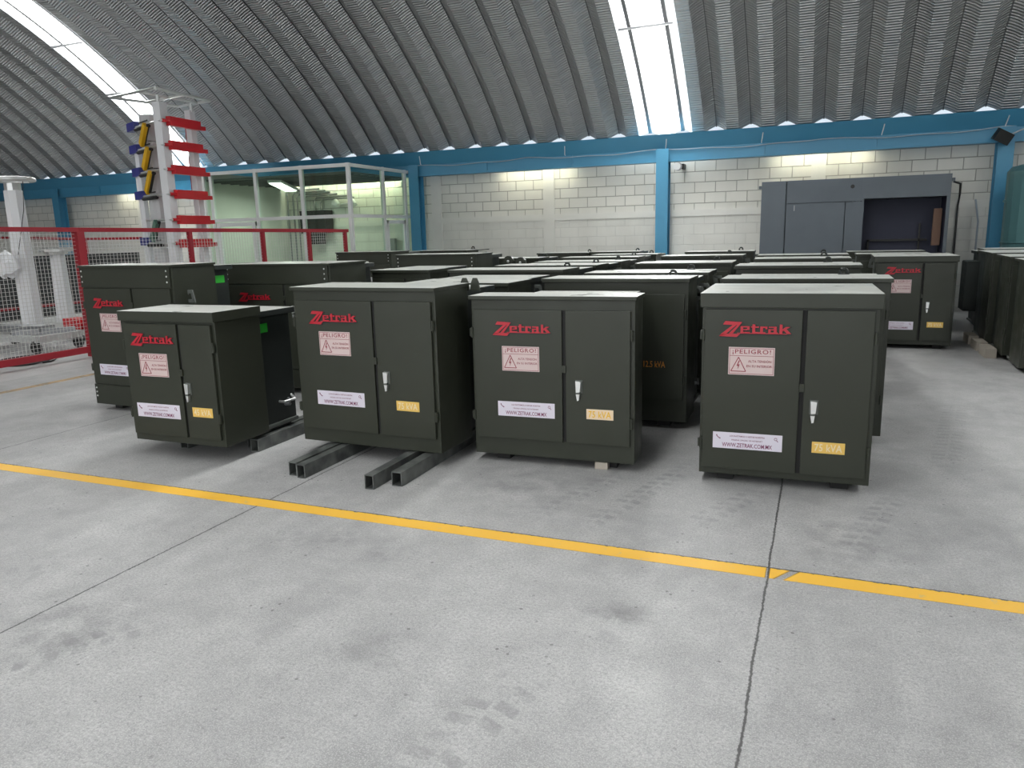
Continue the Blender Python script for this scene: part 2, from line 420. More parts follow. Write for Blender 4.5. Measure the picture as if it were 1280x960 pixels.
_txt = {}
def text_geo(s, size, spacing=1.0):
    k = (s, size, spacing)
    if k not in _txt:
        cu = bpy.data.curves.new('t', 'FONT'); cu.body = s; cu.size = size; cu.align_x = 'CENTER'; cu.align_y = 'CENTER'
        cu.space_character = spacing; cu.resolution_u = 2; cu.offset = size * 0.012
        o = bpy.data.objects.new('t', cu); COL.objects.link(o)
        dg = bpy.context.evaluated_depsgraph_get()
        me = o.evaluated_get(dg).to_mesh()
        _txt[k] = ([v.co.copy() for v in me.vertices], [tuple(f.vertices) for f in me.polygons])
        bpy.data.objects.remove(o); bpy.data.curves.remove(cu)
    return _txt[k]
def put_text(mb, s, size, u, z, v=-0.001, spacing=1.0, width=None, height=None):
    vs, fs = text_geo(s, size, spacing)
    xs = [q.x for q in vs]; ys = [q.y for q in vs]
    kx = width / (max(xs) - min(xs)) if width else 1.0
    ky = height / (max(ys) - min(ys)) if height else 1.0
    cx, cy = (max(xs) + min(xs)) / 2, (max(ys) + min(ys)) / 2
    mb.add_mesh(vs, fs, lambda q: Vector((u + (q.x - cx) * kx, v, z + (q.y - cy) * ky)))

# ------------------------------------------------------------------ setting: floor, roof, walls, steel
XL, XR, YB, YF = -30.0, 13.0, 16.32, -5.6
fl = struct(MB().box(XL, XR, YF - 0.6, YB + 0.3, -0.2, 0.0).build('floor', M['floor']))
struct(MB().box(-8.6, XR - 0.2, 3.435, 3.545, 0.0005, 0.0015).build('floor_line', M['floorline'], fl))
struct(MB().box(-8.43, -8.31, -2.0, 9.5, 0.0005, 0.0015).build('floor_line', M['fadedline'], fl))

def roof_strip(bm, xs_h, uvl, a0=A0, a1=A1, n=72):
    rows = []
    for i in range(n + 1):
        a = a0 + (a1 - a0) * i / n
        row = []
        for x, h in xs_h:
            y, z = arch(a, h); row.append(bm.verts.new((x, y, z)))
        rows.append(row)
    for i in range(n):
        for k in range(len(xs_h) - 1):
            f = bm.faces.new((rows[i][k], rows[i][k + 1], rows[i + 1][k + 1], rows[i + 1][k]))
            for lp, (ii, kk) in zip(f.loops, ((i, k), (i, k + 1), (i + 1, k + 1), (i + 1, k))):
                lp[uvl].uv = (xs_h[kk][0], RR * (A0 - A1) * ii / n)
PANH, DEP = 0.12, 0.17
def rib(xc):
    """from valley seam to valley seam around one pan"""
    h = PITCH_P / 2
    return [(xc - h, DEP), (xc - h + 0.035, DEP * 0.93), (xc - 0.205, DEP * 0.52), (xc - PANH, 0.0), (xc + PANH, 0.0), (xc + 0.205, DEP * 0.52), (xc + h - 0.035, DEP * 0.93), (xc + h, DEP)]
bm = bmesh.new(); uvl = bm.loops.layers.uv.new('UVMap')
k0 = int((XL + 3.07) / PITCH_P) - 1; k1 = int((XR + 3.07) / PITCH_P) + 1
skyk = {0, -19, 14}
segs = [[]]
for k in range(k0, k1 + 1):
    xc = -3.07 + k * PITCH_P
    pts = rib(xc)
    if k in skyk:
        segs.append([]); continue
    if k - 1 in skyk: pts = pts[4:]
    if k + 1 in skyk: pts = pts[:4]
    if k - 1 in skyk: pts = [(xc + PANH - 2 * PANH, 0.0)] + pts
    if k + 1 in skyk: pts = pts + [(xc + PANH, 0.0)]
    if segs[-1] and abs(segs[-1][-1][0] - pts[0][0]) < 1e-4: pts = pts[1:]
    segs[-1] += pts
for sg in segs:
    if len(sg) > 1: roof_strip(bm, sg, uvl)
me = bpy.data.meshes.new('ceiling'); bm.to_mesh(me); bm.free(); me.materials.append(M['roof'])
roof = bpy.data.objects.new('ceiling', me); COL.objects.link(roof); struct(roof)
# seams standing in every valley
sb = bmesh.new(); uvl = sb.loops.layers.uv.new('UVMap')
for k in range(k0, k1 + 2):
    xv = -3.07 + (k - 0.5) * PITCH_P
    if min(abs(xv - s_) for s_ in SKYX) < 0.5: continue
    roof_strip(sb, [(xv - 0.007, DEP), (xv - 0.007, DEP - 0.02), (xv + 0.007, DEP - 0.02), (xv + 0.007, DEP)], uvl, n=36)
me = bpy.data.meshes.new('roof_seam'); sb.to_mesh(me); sb.free(); me.materials.append(M['seam'])
o = bpy.data.objects.new('roof_seam', me); COL.objects.link(o); o.parent = roof; struct(o)
for i, sx in enumerate(SKYX):
    bm = bmesh.new(); uvl = bm.loops.layers.uv.new('UVMap')
    h = PITCH_P / 2
    pr = [(-(PITCH_P - PANH), 0.0), (-0.455, DEP * 0.52), (-h - 0.03, DEP * 0.93), (-h, DEP), (-h + 0.03, DEP * 0.93), (-0.205, DEP * 0.52), (-PANH, 0), (PANH, 0), (0.205, DEP * 0.52), (h - 0.03, DEP * 0.93), (h, DEP), (h + 0.03, DEP * 0.93), (0.455, DEP * 0.52), (PITCH_P - PANH, 0)]
    roof_strip(bm, [(sx + a_, b_) for a_, b_ in pr], uvl)
    me = bpy.data.meshes.new('window'); bm.to_mesh(me); bm.free(); me.materials.append(M['skysheet'])
    o = bpy.data.objects.new('window_%d' % (i + 1), me); COL.objects.link(o); struct(o)
    s2 = MB(); uvl = s2.bm.loops.layers.uv.new('UVMap')
    for q in (-h, h):
        roof_strip(s2.bm, [(sx + q - 0.045, DEP - 0.012), (sx + q - 0.035, DEP - 0.07), (sx + q + 0.035, DEP - 0.07), (sx + q + 0.045, DEP - 0.012)], uvl, n=48)
    struct(s2.build('window_frame', M['seam'], o))
    s3 = MB()
    for a in [A0 + (A1 - A0) * q for q in (0.11, 0.175, 0.24, 0.31, 0.38)]:
        y, z = arch(a, -0.05)
        s3.box(sx - 0.48, sx + 0.48, y - 0.018, y + 0.018, z - 0.018, z + 0.018)
    struct(s3.build('window_bar', M['seam'], o))

# back wall with concrete band and piers
wb_ = struct(MB().box(XL, XR, YB, YB + 0.2, 0, 3.42).build('wall_back', M['block']))
bands = MB()
bands.box(XL, XR, YB - 0.02, YB, 1.86, 1.99)
for x in (-18.0, -14.6, -8.55, -5.72, -0.15):
    bands.box(x - 0.13, x + 0.13, YB - 0.022, YB, 0, 3.0)
struct(bands.build('trim_1', M['band']))
for nm, x0, x1 in (('wall_left', XL - 0.2, XL), ('wall_right', XR, XR + 0.2)):
    ol = [(YB, 0), (YB, 3.4)] + [arch(A0 + (A1 - A0) * i / 24, 0.1) for i in range(25)] + [(YF, 3.4), (YF, 0)]
    struct(MB().poly(ol, x0, x1, 'x').build(nm, M['innerwall']))
fwl = MB()
fwl.box(XL, -10.8, YF - 0.2, YF, 0, 3.6); fwl.box(4.8, XR, YF - 0.2, YF, 0, 3.6); fwl.box(-10.8, 4.8, YF - 0.2, YF, 3.3 + 1.1, 4.6)
struct(fwl.build('wall_front', M['innerwall']))

# eave beam: upper channel with its face slanted to come out darker, flat channel below, stiffeners
bm_ = MB()
bm_.poly([(15.74, 3.475), (15.93, 3.20), (16.1, 3.20), (16.1, 3.40), (15.95, 3.475)], XL, XR, 'x')
struct(bm_.build('trim_2', M['blue']))
bl = MB()
bl.box(XL, XR, 15.93, 16.10, 2.95, 3.20)
bl.box(XL, XR, 15.90, 15.93, 2.95, 2.985)
struct(bl.build('trim_3', M['blue']))
stf = MB()
for cx in (-21.0, -15.0, -9.0, -3.1, 2.85, 8.8):
    for dx in (1.95, 3.95):
        stf.box(cx + dx - 0.015, cx + dx + 0.015, 15.905, 15.93, 2.99, 3.20)
struct(stf.build('trim_4', M['blue']))
ti = 5
for cx in (-20.75, -14.9, -8.86, -3.1, 2.86, 8.8):
    c = MB()
    c.box(cx - 0.125, cx + 0.125, 15.80, 15.815, 0, 3.20)
    c.box(cx - 0.006, cx + 0.006, 15.815, 16.045, 0, 2.95)
    c.box(cx - 0.125, cx + 0.125, 16.045, 16.06, 0, 2.95)
    c.box(cx - 0.15, cx + 0.15, 15.75, 16.1, 0, 0.02)
    struct(c.build('trim_%d' % ti, M['blue'])); ti += 1
# sagging cable clipped along the beam, small rods that hold it
pts = []
for i in range(0, 161):
    x = -9 + 12.0 * i / 160
    pts.append((x, 15.89, 3.205 - 0.05 * abs(math.sin((x + 3.1) / 5.95 * 2 * PI)) + 0.01 * math.sin(x * 5)))
tag(MB().tube(pts, 0.009, 5).build('cable', M['cablegrey']), 'thin grey cable sagging along the blue eave beam', 'cable')
for i, x in enumerate((-8.7, -5.2, -3.05, -1.2, 0.9, 2.83)):
    o = MB().tube([(x, 15.94, 3.205), (x, 15.885, 3.215), (x + 0.015, 15.845, 3.29), (x + 0.03, 15.79, 3.38)], 0.010, 6).build('tie_rod', M['plastic'])
    where = ('by the glass booth\u2019s corner column', 'halfway from booth to middle column', 'right above the middle blue column', 'first right of the middle column', 'above the grey enclosure', 'above the right blue column')[i]
    tag(o, 'short white rod on the blue beam, ' + where, 'rod', 'white rods on the blue beam')

# ------------------------------------------------------------------ transformers
def logo_mesh(kind):
    """lettering outlines in a 1025 x 220 box, y down; returned as lists of polygons"""
    P = []
    P.append([(205, 128), (452, 140), (418, 182), (172, 178)])
    P.append([(322, 176), (372, 178), (205, 318), (120, 337), (150, 306)])
    P.append([(385, 180), (420, 180), (318, 300), (262, 300)])
    P.append([(150, 304), (425, 302), (378, 346), (118, 338)])
    def R(x0, x1, y0, y1): P.append([(x0, y0), (x1, y0), (x1, y1), (x0, y1)])
    R(430, 468, 195, 290); R(468, 560, 195, 212); R(525, 560, 212, 245); R(468, 525, 234, 249); R(468, 565, 272, 290)
    R(600, 640, 168, 272); R(580, 600, 195, 213); R(640, 692, 195, 213); R(600, 695, 272, 290)
    R(712, 752, 195, 272); R(752, 812, 195, 214); R(786, 812, 214, 230); R(700, 785, 272, 290)
    R(832, 905, 195, 211); R(905, 945, 195, 290); R(862, 905, 230, 245); R(828, 862, 230, 290); R(862, 905, 274, 290); R(945, 962, 274, 290)
    R(985, 1025, 165, 290); P.append([(1025, 228), (1075, 195), (1135, 195), (1025, 255)]); P.append([(1040, 240), (1078, 222), (1150, 290), (1092, 290)])
    R(380, 1092, 288, 297)
    return P
LOGO = logo_mesh(0)

def hinge(par, u, z, v=-0.02):
    MB().tube([(u, v, z - 0.035), (u, v, z + 0.035)], 0.009, 8).box(u - 0.02, u + 0.012, v + 0.002, v + 0.008, z - 0.028, z + 0.028).build('hinge', M['green'], par)

GRP = 'dark green pad-mounted transformers'
def transformer(label, x, y, W_, zt, th, zb, Dc=0.5, Dt=0.55, lidt=0.03, style='lid', signs=False, rating=None, split=0.59, dtop=0.10, dbot=0.10,
                logo_u=0.14, logo_z=0.17, sign_u=0.2, sign_z=0.30, web_u=0.16, web_z=0.66, rate_u=0.715, rate_z=0.66, hand_u=0.655, hand_z=0.5,
                tanktop=0.05, skids=True, doors=True, eyes=(0.75,), lugs=True, lugdz=0.0, lugv=None, sticker=False, tubes=False, lid_full=False, rin=0.07, handle=True):
    root = empty('pad_transformer', label, 'transformer', (x, y, 0), math.radians(th), GRP)
    g = M['green']
    # cabinet shell; header and sill plates stand flush with the doors' frame
    zc = zt - lidt
    body = MB().box(0, W_, 0.0, Dc, zb, zc, 0.005)
    dz1, dz0 = zt - dtop, zb + dbot
    if style == 'bolted':
        body.box(-0.004, W_ * 0.985, -0.016, 0.0, dz1 + 0.008, zc, 0.003)
        body.box(-0.004, W_ * 0.985, -0.016, 0.0, zb, dz0 - 0.008, 0.003)
    body.build('cabinet', g, root)
    # lid: thin folded tray, dusty top with the reflected light put into its colour
    ld = Dc + (Dt if lid_full else 0.0)
    lb = MB(); lb.box(-0.012, W_ + 0.012, -0.03, ld + (0.012 if lid_full else 0.005), zt - lidt, zt, 0.004)
    lb.bm.normal_update()
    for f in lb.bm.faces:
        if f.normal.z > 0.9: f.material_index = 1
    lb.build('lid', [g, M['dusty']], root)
    if doors:
        us = W_ * split
        for a, b in ((0.02, us - 0.013), (us + 0.013, W_ - 0.028)):
            dr = MB().box(a, b, -0.024, -0.002, dz0, dz1, 0.004).build('door', g, root)
            if b > us:
                rdoor = dr; hinge(dr, b + 0.010, dz1 - 0.16); hinge(dr, b + 0.010, dz0 + 0.16)
            else:
                hinge(dr, a - 0.010, dz1 - 0.16); hinge(dr, a - 0.010, dz0 + 0.16)
        MB().box(us - 0.013, us + 0.013, -0.006, -0.0005, dz0 + 0.002, dz1 - 0.002).build('door_gap_shade', M['gap'], root)  # black strip stands in for the shade in the slit between doors
    H = zt - zb
    if signs or style == 'bolted':
        lz, lu = zt - logo_z * H, logo_u * W_
        k = 0.415 / 1025
        lw = MB(); sh = MB()
        for pg in LOGO:
            q = [(lu + (a - 120) * k, lz + 0.105 - (b - 125) * k * 1.10 - 0.10) for a, b in pg]
            lw.poly(q, -0.031, -0.026)
            cx = sum(a for a, b in q) / len(q); cz = sum(b for a, b in q) / len(q)
            grow = [(a + 0.005 + (0.005 if a > cx else -0.004), b - 0.003 + (0.004 if b > cz else -0.005)) for a, b in q]
            sh.poly(grow, -0.0265, -0.0245)
        lo = lw.build('logo', M['red'], root, label='red raised lettering')
        sh.build('logo_shadow_plate', M['black'], lo)
        # warning sign
        su, sz = sign_u * W_, zt - sign_z * H
        sg = MB().box(su, su + 0.27, -0.0265, -0.024, sz - 0.172, sz, 0.001).build('warning_sign', M['sign'], root, label='pale pink danger sign')
        T = MB()
        put_text(T, '\u00a1PELIGRO!', 0.045, su + 0.135, sz - 0.030, -0.0275, 1.15, 0.225, 0.034)
        put_text(T, 'ALTA TENSI\u00d3N', 0.024, su + 0.184, sz - 0.084, -0.0275, 1.0, 0.135, 0.019)
        put_text(T, 'EN SU INTERIOR', 0.024, su + 0.182, sz - 0.116, -0.0275, 1.0, 0.148, 0.015)
        for (a0, a1, b0, b1) in ((0.006, 0.264, 0.006, 0.0085), (0.006, 0.264, 0.1635, 0.166), (0.006, 0.0085, 0.006, 0.166), (0.2615, 0.264, 0.006, 0.166), (0.006, 0.264, 0.052, 0.0545)):
            T.box(su + a0, su + a1, -0.0275, -0.0265, sz - b1, sz - b0)
        tri = [(0.060, 0.062), (0.104, 0.150), (0.016, 0.150)]
        for i in range(3):
            p_, q_ = tri[i], tri[(i + 1) % 3]
            T.bar((su + p_[0], -0.027, sz - p_[1]), (su + q_[0], -0.027, sz - q_[1]), 0.001, 0.005)
        T.poly([(su + 0.062, sz - 0.082), (su + 0.068, sz - 0.084), (su + 0.058, sz - 0.108), (su + 0.068, sz - 0.106), (su + 0.056, sz - 0.140), (su + 0.058, sz - 0.116), (su + 0.049, sz - 0.117)], -0.0275, -0.0265)
        T.build('lettering', M['signred'], sg)
        # website label
        wu, wz = web_u * W_, zt - web_z * H
        wl = MB().box(wu, wu + 0.415, -0.0262, -0.024, wz - 0.105, wz, 0.001).build('website_label', M['label'], root, label='white website label')
        T = MB()
        put_text(T, 'LOS INVITAMOS A VISITAR NUESTRA', 0.014, wu + 0.2075, wz - 0.022, -0.0272, 1.0, 0.21, 0.010)
        put_text(T, 'P\u00c1GINA OFICIAL DE INTERNET', 0.014, wu + 0.2075, wz - 0.046, -0.0272, 1.0, 0.185, 0.011)
        put_text(T, 'WWW.ZETRAK.COM.MX', 0.03, wu + 0.2075, wz - 0.080, -0.0272, 1.0, 0.30, 0.027)
        # handset icon and magnifier icon
        T.tube([(wu + 0.022, -0.0268, wz - 0.018), (wu + 0.026, -0.0268, wz - 0.028), (wu + 0.036, -0.0268, wz - 0.037), (wu + 0.046, -0.0268, wz - 0.042)], [0.004, 0.0025, 0.0025, 0.004], 6)
        T.tube([(wu + 0.376 + 0.008 * math.cos(a), -0.0268, wz - 0.026 + 0.008 * math.sin(a)) for a in [2 * PI * i / 12 for i in range(12)]], 0.0016, 5, True)
        T.tube([(wu + 0.382, -0.0268, wz - 0.033), (wu + 0.390, -0.0268, wz - 0.043)], 0.0022, 5)
        T.build('lettering', M['labelink'], wl)
    if rating:
        txt, pm, tm, lab = rating
        ru, rz = rate_u * W_, zt - rate_z * H
        if pm:
            rl = MB().box(ru, ru + 0.185, -0.0262, -0.024, rz - 0.07, rz, 0.001).build('rating_label', pm, root, label=lab)
            T = MB(); put_text(T, txt, 0.05, ru + 0.0925, rz - 0.035, -0.0272, 1.05, 0.155, 0.046)
            T.build('lettering', tm, rl)
        else:
            T = MB(); put_text(T, txt, 0.06, ru + 0.11, rz - 0.03, -0.0255, 1.0, 0.20, 0.052)
            T.build('rating_lettering', tm, root, label=lab)
    if handle and (signs or style == 'bolted') and doors:
        hu, hz = hand_u * W_, zt - hand_z * H
        hb = MB().box(hu - 0.006, hu + 0.044, -0.030, -0.024, hz - 0.085, hz + 0.004, 0.002)
        hd = MB().poly([(hu, hz), (hu + 0.036, hz - 0.004), (hu + 0.030, hz - 0.075), (hu + 0.004, hz - 0.078)], -0.052, -0.028)
        hd.poly([(hu + 0.002, hz - 0.090), (hu + 0.027, hz - 0.088), (hu + 0.022, hz - 0.132), (hu + 0.010, hz - 0.136)], -0.048, -0.026)
        ho = hd.build('door_handle', M['zinc'], rdoor, label='bright zinc handle')
        hb.box(hu + 0.002, hu + 0.026, -0.050, -0.026, hz - 0.090, hz - 0.078)
        hb.build('handle_plate', M['lug'], rdoor)
        us = W_ * split
        MB().box(us - 0.012, us + 0.016, -0.036, -0.022, hz + 0.05, hz + 0.10, 0.003).build('door_catch', M['green'], root)
    if style == 'bolted':
        for u in (0.022, W_ * 0.955):
            for z in (zt - lidt - 0.035, zt - lidt - 0.085, zt - lidt - 0.135):
                MB().ball((u, -0.018, z), 0.009, (1, 0.7, 1), 8).build('bolt', M['zinc'], root, True)
        for z in (dz0 - 0.045, dz0 - 0.085, dz0 - 0.125):
            MB().ball((0.022, -0.018, z), 0.009, (1, 0.7, 1), 8).build('bolt', M['zinc'], root, True)
    # tank behind
    tz = zt - tanktop
    if Dt > 0:
        a, b = rin, W_ - rin
        tk = MB().box(a, b, Dc, Dc + Dt, zb + 0.02, tz - 0.03, 0.006).build('tank', M['green_dark'], root)
        MB().box(a - 0.02, b + 0.02, Dc + 0.01, Dc + Dt + 0.0, zb - 0.0, zb + 0.03, 0.004).build('base_flange', M['lug'], tk)
        if not lid_full:
            lb = MB(); lb.box(a - 0.035, b + 0.035, Dc + 0.006, Dc + Dt + 0.035, tz - 0.045, tz, 0.004)
            lb.bm.normal_update()
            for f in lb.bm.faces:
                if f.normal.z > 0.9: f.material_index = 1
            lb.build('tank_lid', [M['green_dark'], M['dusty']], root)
        if lugs:
            for (u0, s_) in ((b, 1), (a, -1)):
                for v in (lugv or (Dc + 0.16, Dc + Dt - 0.10)):
                    L = MB()
                    w1, w2, hh = 0.115, 0.055, 0.115
                    zz = tz - 0.065 - lugdz
                    # plate with a round eye: two cheeks and a bridge
                    L.poly([(u0, zz - hh), (u0 + s_ * 0.028, zz - hh), (u0 + s_ * 0.044, zz - 0.022), (u0 + s_ * 0.030, zz), (u0, zz)], v, v + 0.014)
                    L.poly([(u0 + s_ * 0.095, zz - hh), (u0 + s_ * 0.122, zz - hh), (u0 + s_ * 0.098, zz), (u0 + s_ * 0.078, zz - 0.022)], v, v + 0.014)
                    L.poly([(u0 + s_ * 0.030, zz), (u0 + s_ * 0.098, zz), (u0 + s_ * 0.078, zz - 0.030), (u0 + s_ * 0.044, zz - 0.030)], v, v + 0.014)
                    L.poly([(u0, zz - hh), (u0 + s_ * 0.122, zz - hh), (u0 + s_ * 0.118, zz - hh + 0.03), (u0, zz - hh + 0.03)], v, v + 0.014)
                    L.build('lifting_lug', M['lug'], tk)
        if eyes:
            for u in [W_ * q for q in eyes]:
                top = zt if lid_full else tz
                L = MB()
                L.tube([(u + 0.028 * math.cos(q), Dc + Dt - 0.05, top + 0.020 + 0.028 * math.sin(q)) for q in [PI * (-0.22 + 1.44 * i / 12) for i in range(13)]], 0.012, 6)
                L.box(u - 0.045, u + 0.045, Dc + Dt - 0.075, Dc + Dt - 0.025, top - 0.001, top + 0.008)
                L.build('lifting_eye', M['green_dark'], root)
        # drain valve low on the tank's side
        MB().tube([(b - 0.005, Dc + Dt * 0.7, zb + 0.16), (b + 0.045, Dc + Dt * 0.7, zb + 0.16)], [0.022, 0.016], 8).tube([(b + 0.035, Dc + Dt * 0.7, zb + 0.16), (b + 0.035, Dc + Dt * 0.7, zb + 0.21)], 0.010, 8).build('drain_valve', M['steel'], tk)
        if sticker:
            MB().box(b + 0.0005, b + 0.002, Dc + 0.03, Dc + 0.15, tz - 0.17, tz - 0.10).build('green_sticker', M['sticker'], tk, label='bright green sticker')
            MB().tube([(b + 0.0, Dc + 0.22, zb + 0.19), (b + 0.05, Dc + 0.22, zb + 0.19), (b + 0.055, Dc + 0.35, zb + 0.19), (b + 0.0, Dc + 0.37, zb + 0.22)], 0.011, 6).build('side_handle', M['zinc'], tk, label='bare metal handle')
    if skids:
        for u in (W_ * 0.16, W_ * 0.84):
            MB().box(u - 0.05, u + 0.05, 0.07, Dc + max(Dt, 0.1) - 0.04, tubes if tubes else 0.0, zb + 0.005).build('base_skid', M['gap'], root)
    return root

Y75 = ('75 kVA', M['yellow'], M['paletext'], 'yellow rating label')
# front row, left to right
c1 = transformer('smallest front transformer, at the left end of the row, green sticker on its side',
                 -4.80, 4.06, 0.872, 1.110, 0.7, 0.125, 0.468, 0.42, lidt=0.072, signs=True, rating=('45 kVA', M['yellow'], M['paletext'], 'yellow rating label'),
                 split=0.625, dtop=0.092, dbot=0.055, logo_u=0.10, logo_z=0.165, sign_u=0.175, sign_z=0.315, web_u=0.085, web_z=0.70, rate_u=0.70, rate_z=0.705, hand_u=0.665, hand_z=0.525,
                 tanktop=0.05, sticker=True, tubes=0.1, rin=0.06, eyes=False, lugs=False)
c2 = transformer('wide front transformer standing over four loose square steel tubes',
                 -3.57, 4.50, 1.188, 1.257, -1.8, 0.105, 0.476, 0.46, lidt=0.026, signs=True, rating=('75 kVA', M['yellow'], M['paletext'], 'yellow rating label'),
                 split=0.588, dtop=0.095, dbot=0.105, logo_u=0.125, logo_z=0.15, sign_u=0.19, sign_z=0.275, web_u=0.145, web_z=0.655, rate_u=0.72, rate_z=0.685, hand_u=0.65, hand_z=0.51,
                 tanktop=0.05, tubes=False, skids=False, rin=0.05, eyes=False, lugs=False)
c3 = transformer('front transformer with thin overhanging lid, resting on a pale wooden block',
                 -2.245, 4.735, 1.150, 1.184, 1.95, 0.055, 0.27, 0.75, lidt=0.026, signs=True, rating=('75 kVA', M['peach'], M['yelltext'], 'pale label with yellow lettering'),
                 split=0.585, dtop=0.095, dbot=0.125, logo_u=0.145, logo_z=0.158, sign_u=0.2, sign_z=0.305, web_u=0.165, web_z=0.65, rate_u=0.72, rate_z=0.67, hand_u=0.66, hand_z=0.5,
                 tanktop=0.05, rin=0.20, eyes=False, lugs=False)
c4 = transformer('front transformer with deep overhanging lid, at the right end of the front row',
                 -0.668, 4.76, 1.000, 1.211, 1.42, 0.055, 0.45, 0.36, lidt=0.088, signs=True, rating=Y75,
                 split=0.595, dtop=0.100, dbot=0.045, logo_u=0.105, logo_z=0.15, sign_u=0.165, sign_z=0.285, web_u=0.085, web_z=0.755, rate_u=0.67, rate_z=0.775, hand_u=0.65, hand_z=0.555,
                 tanktop=0.0, lid_full=True, rin=0.05, eyes=False, lugs=False)
for du in (0.0, 0.085):
    MB().poly([(1.15 + du - 0.038, 1.20), (1.15 + du + 0.038, 1.20), (1.15 + du + 0.030, 1.255), (1.15 + du + 0.014, 1.290), (1.15 + du - 0.014, 1.290), (1.15 + du - 0.030, 1.255)], 0.50, 0.516).build('lifting_lug', M['green'], c2)
# tall bolted units on the left
BO = dict(style='bolted', lidt=0.02, dtop=0.215, dbot=0.205, split=0.565, signs=True, logo_u=0.115, logo_z=0.23, sign_u=0.18, sign_z=0.335, web_u=0.10, web_z=0.70, hand_u=0.64, hand_z=0.33, rin=0.04, tanktop=0.03)
transformer('tall bolted transformer at the far left, beside the red mesh fence', -6.558, 5.16, 1.19, 1.40, -2, 0.055, 0.50, 0.20, eyes=False, sticker=True, lugdz=0.14, lugv=(0.15,), **BO)
transformer('tall bolted transformer behind the smallest front one', -5.858, 6.32, 1.30, 1.352, 1, 0.055, 0.66, 0.16, eyes=False, lugdz=0.12, lugv=(0.45,), **BO)
transformer('tall bolted transformer just in front of the end of the red fence', -7.876, 11.2, 1.12, 1.348, -2, 0.055, 0.57, 0.35, eyes=False, lugdz=0.12, lugv=(0.35,), **BO)
transformer('tall bolted transformer standing before the side of the glass booth', -5.478, 9.2, 1.20, 1.346, 1, 0.055, 0.57, 0.35, eyes=False, lugdz=0.12, lugv=(0.35,), **BO)
transformer('tall bolted transformer furthest back on the left, near the booth\u2019s blue column', -7.619, 13.2, 1.30, 1.304, 0, 0.055, 0.55, 0.5, lid_full=True, **BO)
# second column, going back from the wide front one
E_ = dict(dtop=0.10, dbot=0.12)
transformer('transformer directly behind the wide front one on tubes', -3.345, 5.75, 0.97, 1.203, -1, 0.055, 0.5, 0.55, eyes=False, tanktop=0.0, **E_)
transformer('transformer two places behind the wide front one, left half hidden', -4.78, 7.45, 0.76, 1.226, -1, 0.055, 0.42, 0.55, eyes=False, tanktop=0.0, **E_)
transformer('wide transformer two places behind the wide front one, beside its half hidden neighbour', -3.602, 7.1, 1.249, 1.240, -1, 0.055, 0.5, 0.6, tanktop=0.03, **E_)
transformer('third transformer back in the column behind the wide front one', -3.677, 8.5, 1.267, 1.219, -1, 0.055, 0.5, 0.6, tanktop=0.02, **E_)
transformer('fourth transformer back in the column behind the wide front one', -3.651, 9.8, 1.202, 1.205, 0, 0.055, 0.5, 0.6, tanktop=0.02, **E_)
transformer('fifth transformer back in the column behind the wide front one', -3.735, 11.2, 1.191, 1.212, 0, 0.055, 0.5, 0.6, tanktop=0.02, **E_)
transformer('sixth transformer back in the column behind the wide front one', -3.653, 12.6, 1.096, 1.205, 1, 0.055, 0.5, 0.6, tanktop=0.02, **E_)
transformer('last transformer before the back wall, left of the middle blue column', -4.148, 14.2, 0.934, 1.209, 1, 0.055, 0.5, 0.6, tanktop=0.02, **E_)
transformer('last transformer before the back wall, near the concrete pier', -5.236, 14.2, 1.034, 1.200, 1, 0.055, 0.5, 0.6, tanktop=0.02, **E_)
transformer('narrow transformer just right of the tall bolted one before the glass booth', -5.0, 11.0, 0.95, 1.22, 1, 0.055, 0.5, 0.6, tanktop=0.02, **E_)
# third column
transformer('transformer lettered 112.5 kVA in orange, behind the one on a wooden block', -2.159, 6.0, 1.203, 1.221, 0, 0.055, 0.42, 0.62, rating=('112.5 kVA', None, M['orange'], 'orange painted rating'),
            rate_u=0.685, rate_z=0.565, split=0.50, dtop=0.125, dbot=0.19, tanktop=0.04, handle=False)
transformer('second transformer behind the one on a wooden block, lifting eye showing on its lid', -2.183, 7.3, 1.194, 1.194, 1.5, 0.055, 0.45, 0.7, tanktop=0.03, **E_)
transformer('third transformer behind the one on a wooden block', -2.063, 9.0, 1.102, 1.212, 1, 0.055, 0.5, 0.65, tanktop=0.02, **E_)
transformer('fourth transformer behind the one on a wooden block, in line with the middle blue column', -2.069, 10.6, 1.080, 1.239, 1, 0.055, 0.5, 0.65, tanktop=0.02, **E_)
transformer('rearmost transformer behind the one on a wooden block, close to the back wall', -2.003, 12.2, 1.027, 1.245, 1.5, 0.055, 0.5, 0.6, tanktop=0.02, **E_)
# fourth column
transformer('transformer directly behind the front one with the deep lid', -0.695, 6.0, 1.165, 1.220, 0, 0.055, 0.45, 0.62, tanktop=0.03, **E_)
transformer('second transformer behind the deep-lidded front one, large lug beside it', -0.764, 7.6, 1.10, 1.241, 0, 0.055, 0.5, 0.6, tanktop=0.02, **E_)
transformer('third transformer behind the deep-lidded front one', -0.713, 9.2, 1.006, 1.242, 1, 0.055, 0.5, 0.6, tanktop=0.02, **E_)
transformer('fourth transformer behind the deep-lidded front one, just before the grey enclosure', -0.798, 10.8, 1.111, 1.227, 1, 0.055, 0.5, 0.6, tanktop=0.02, **E_)
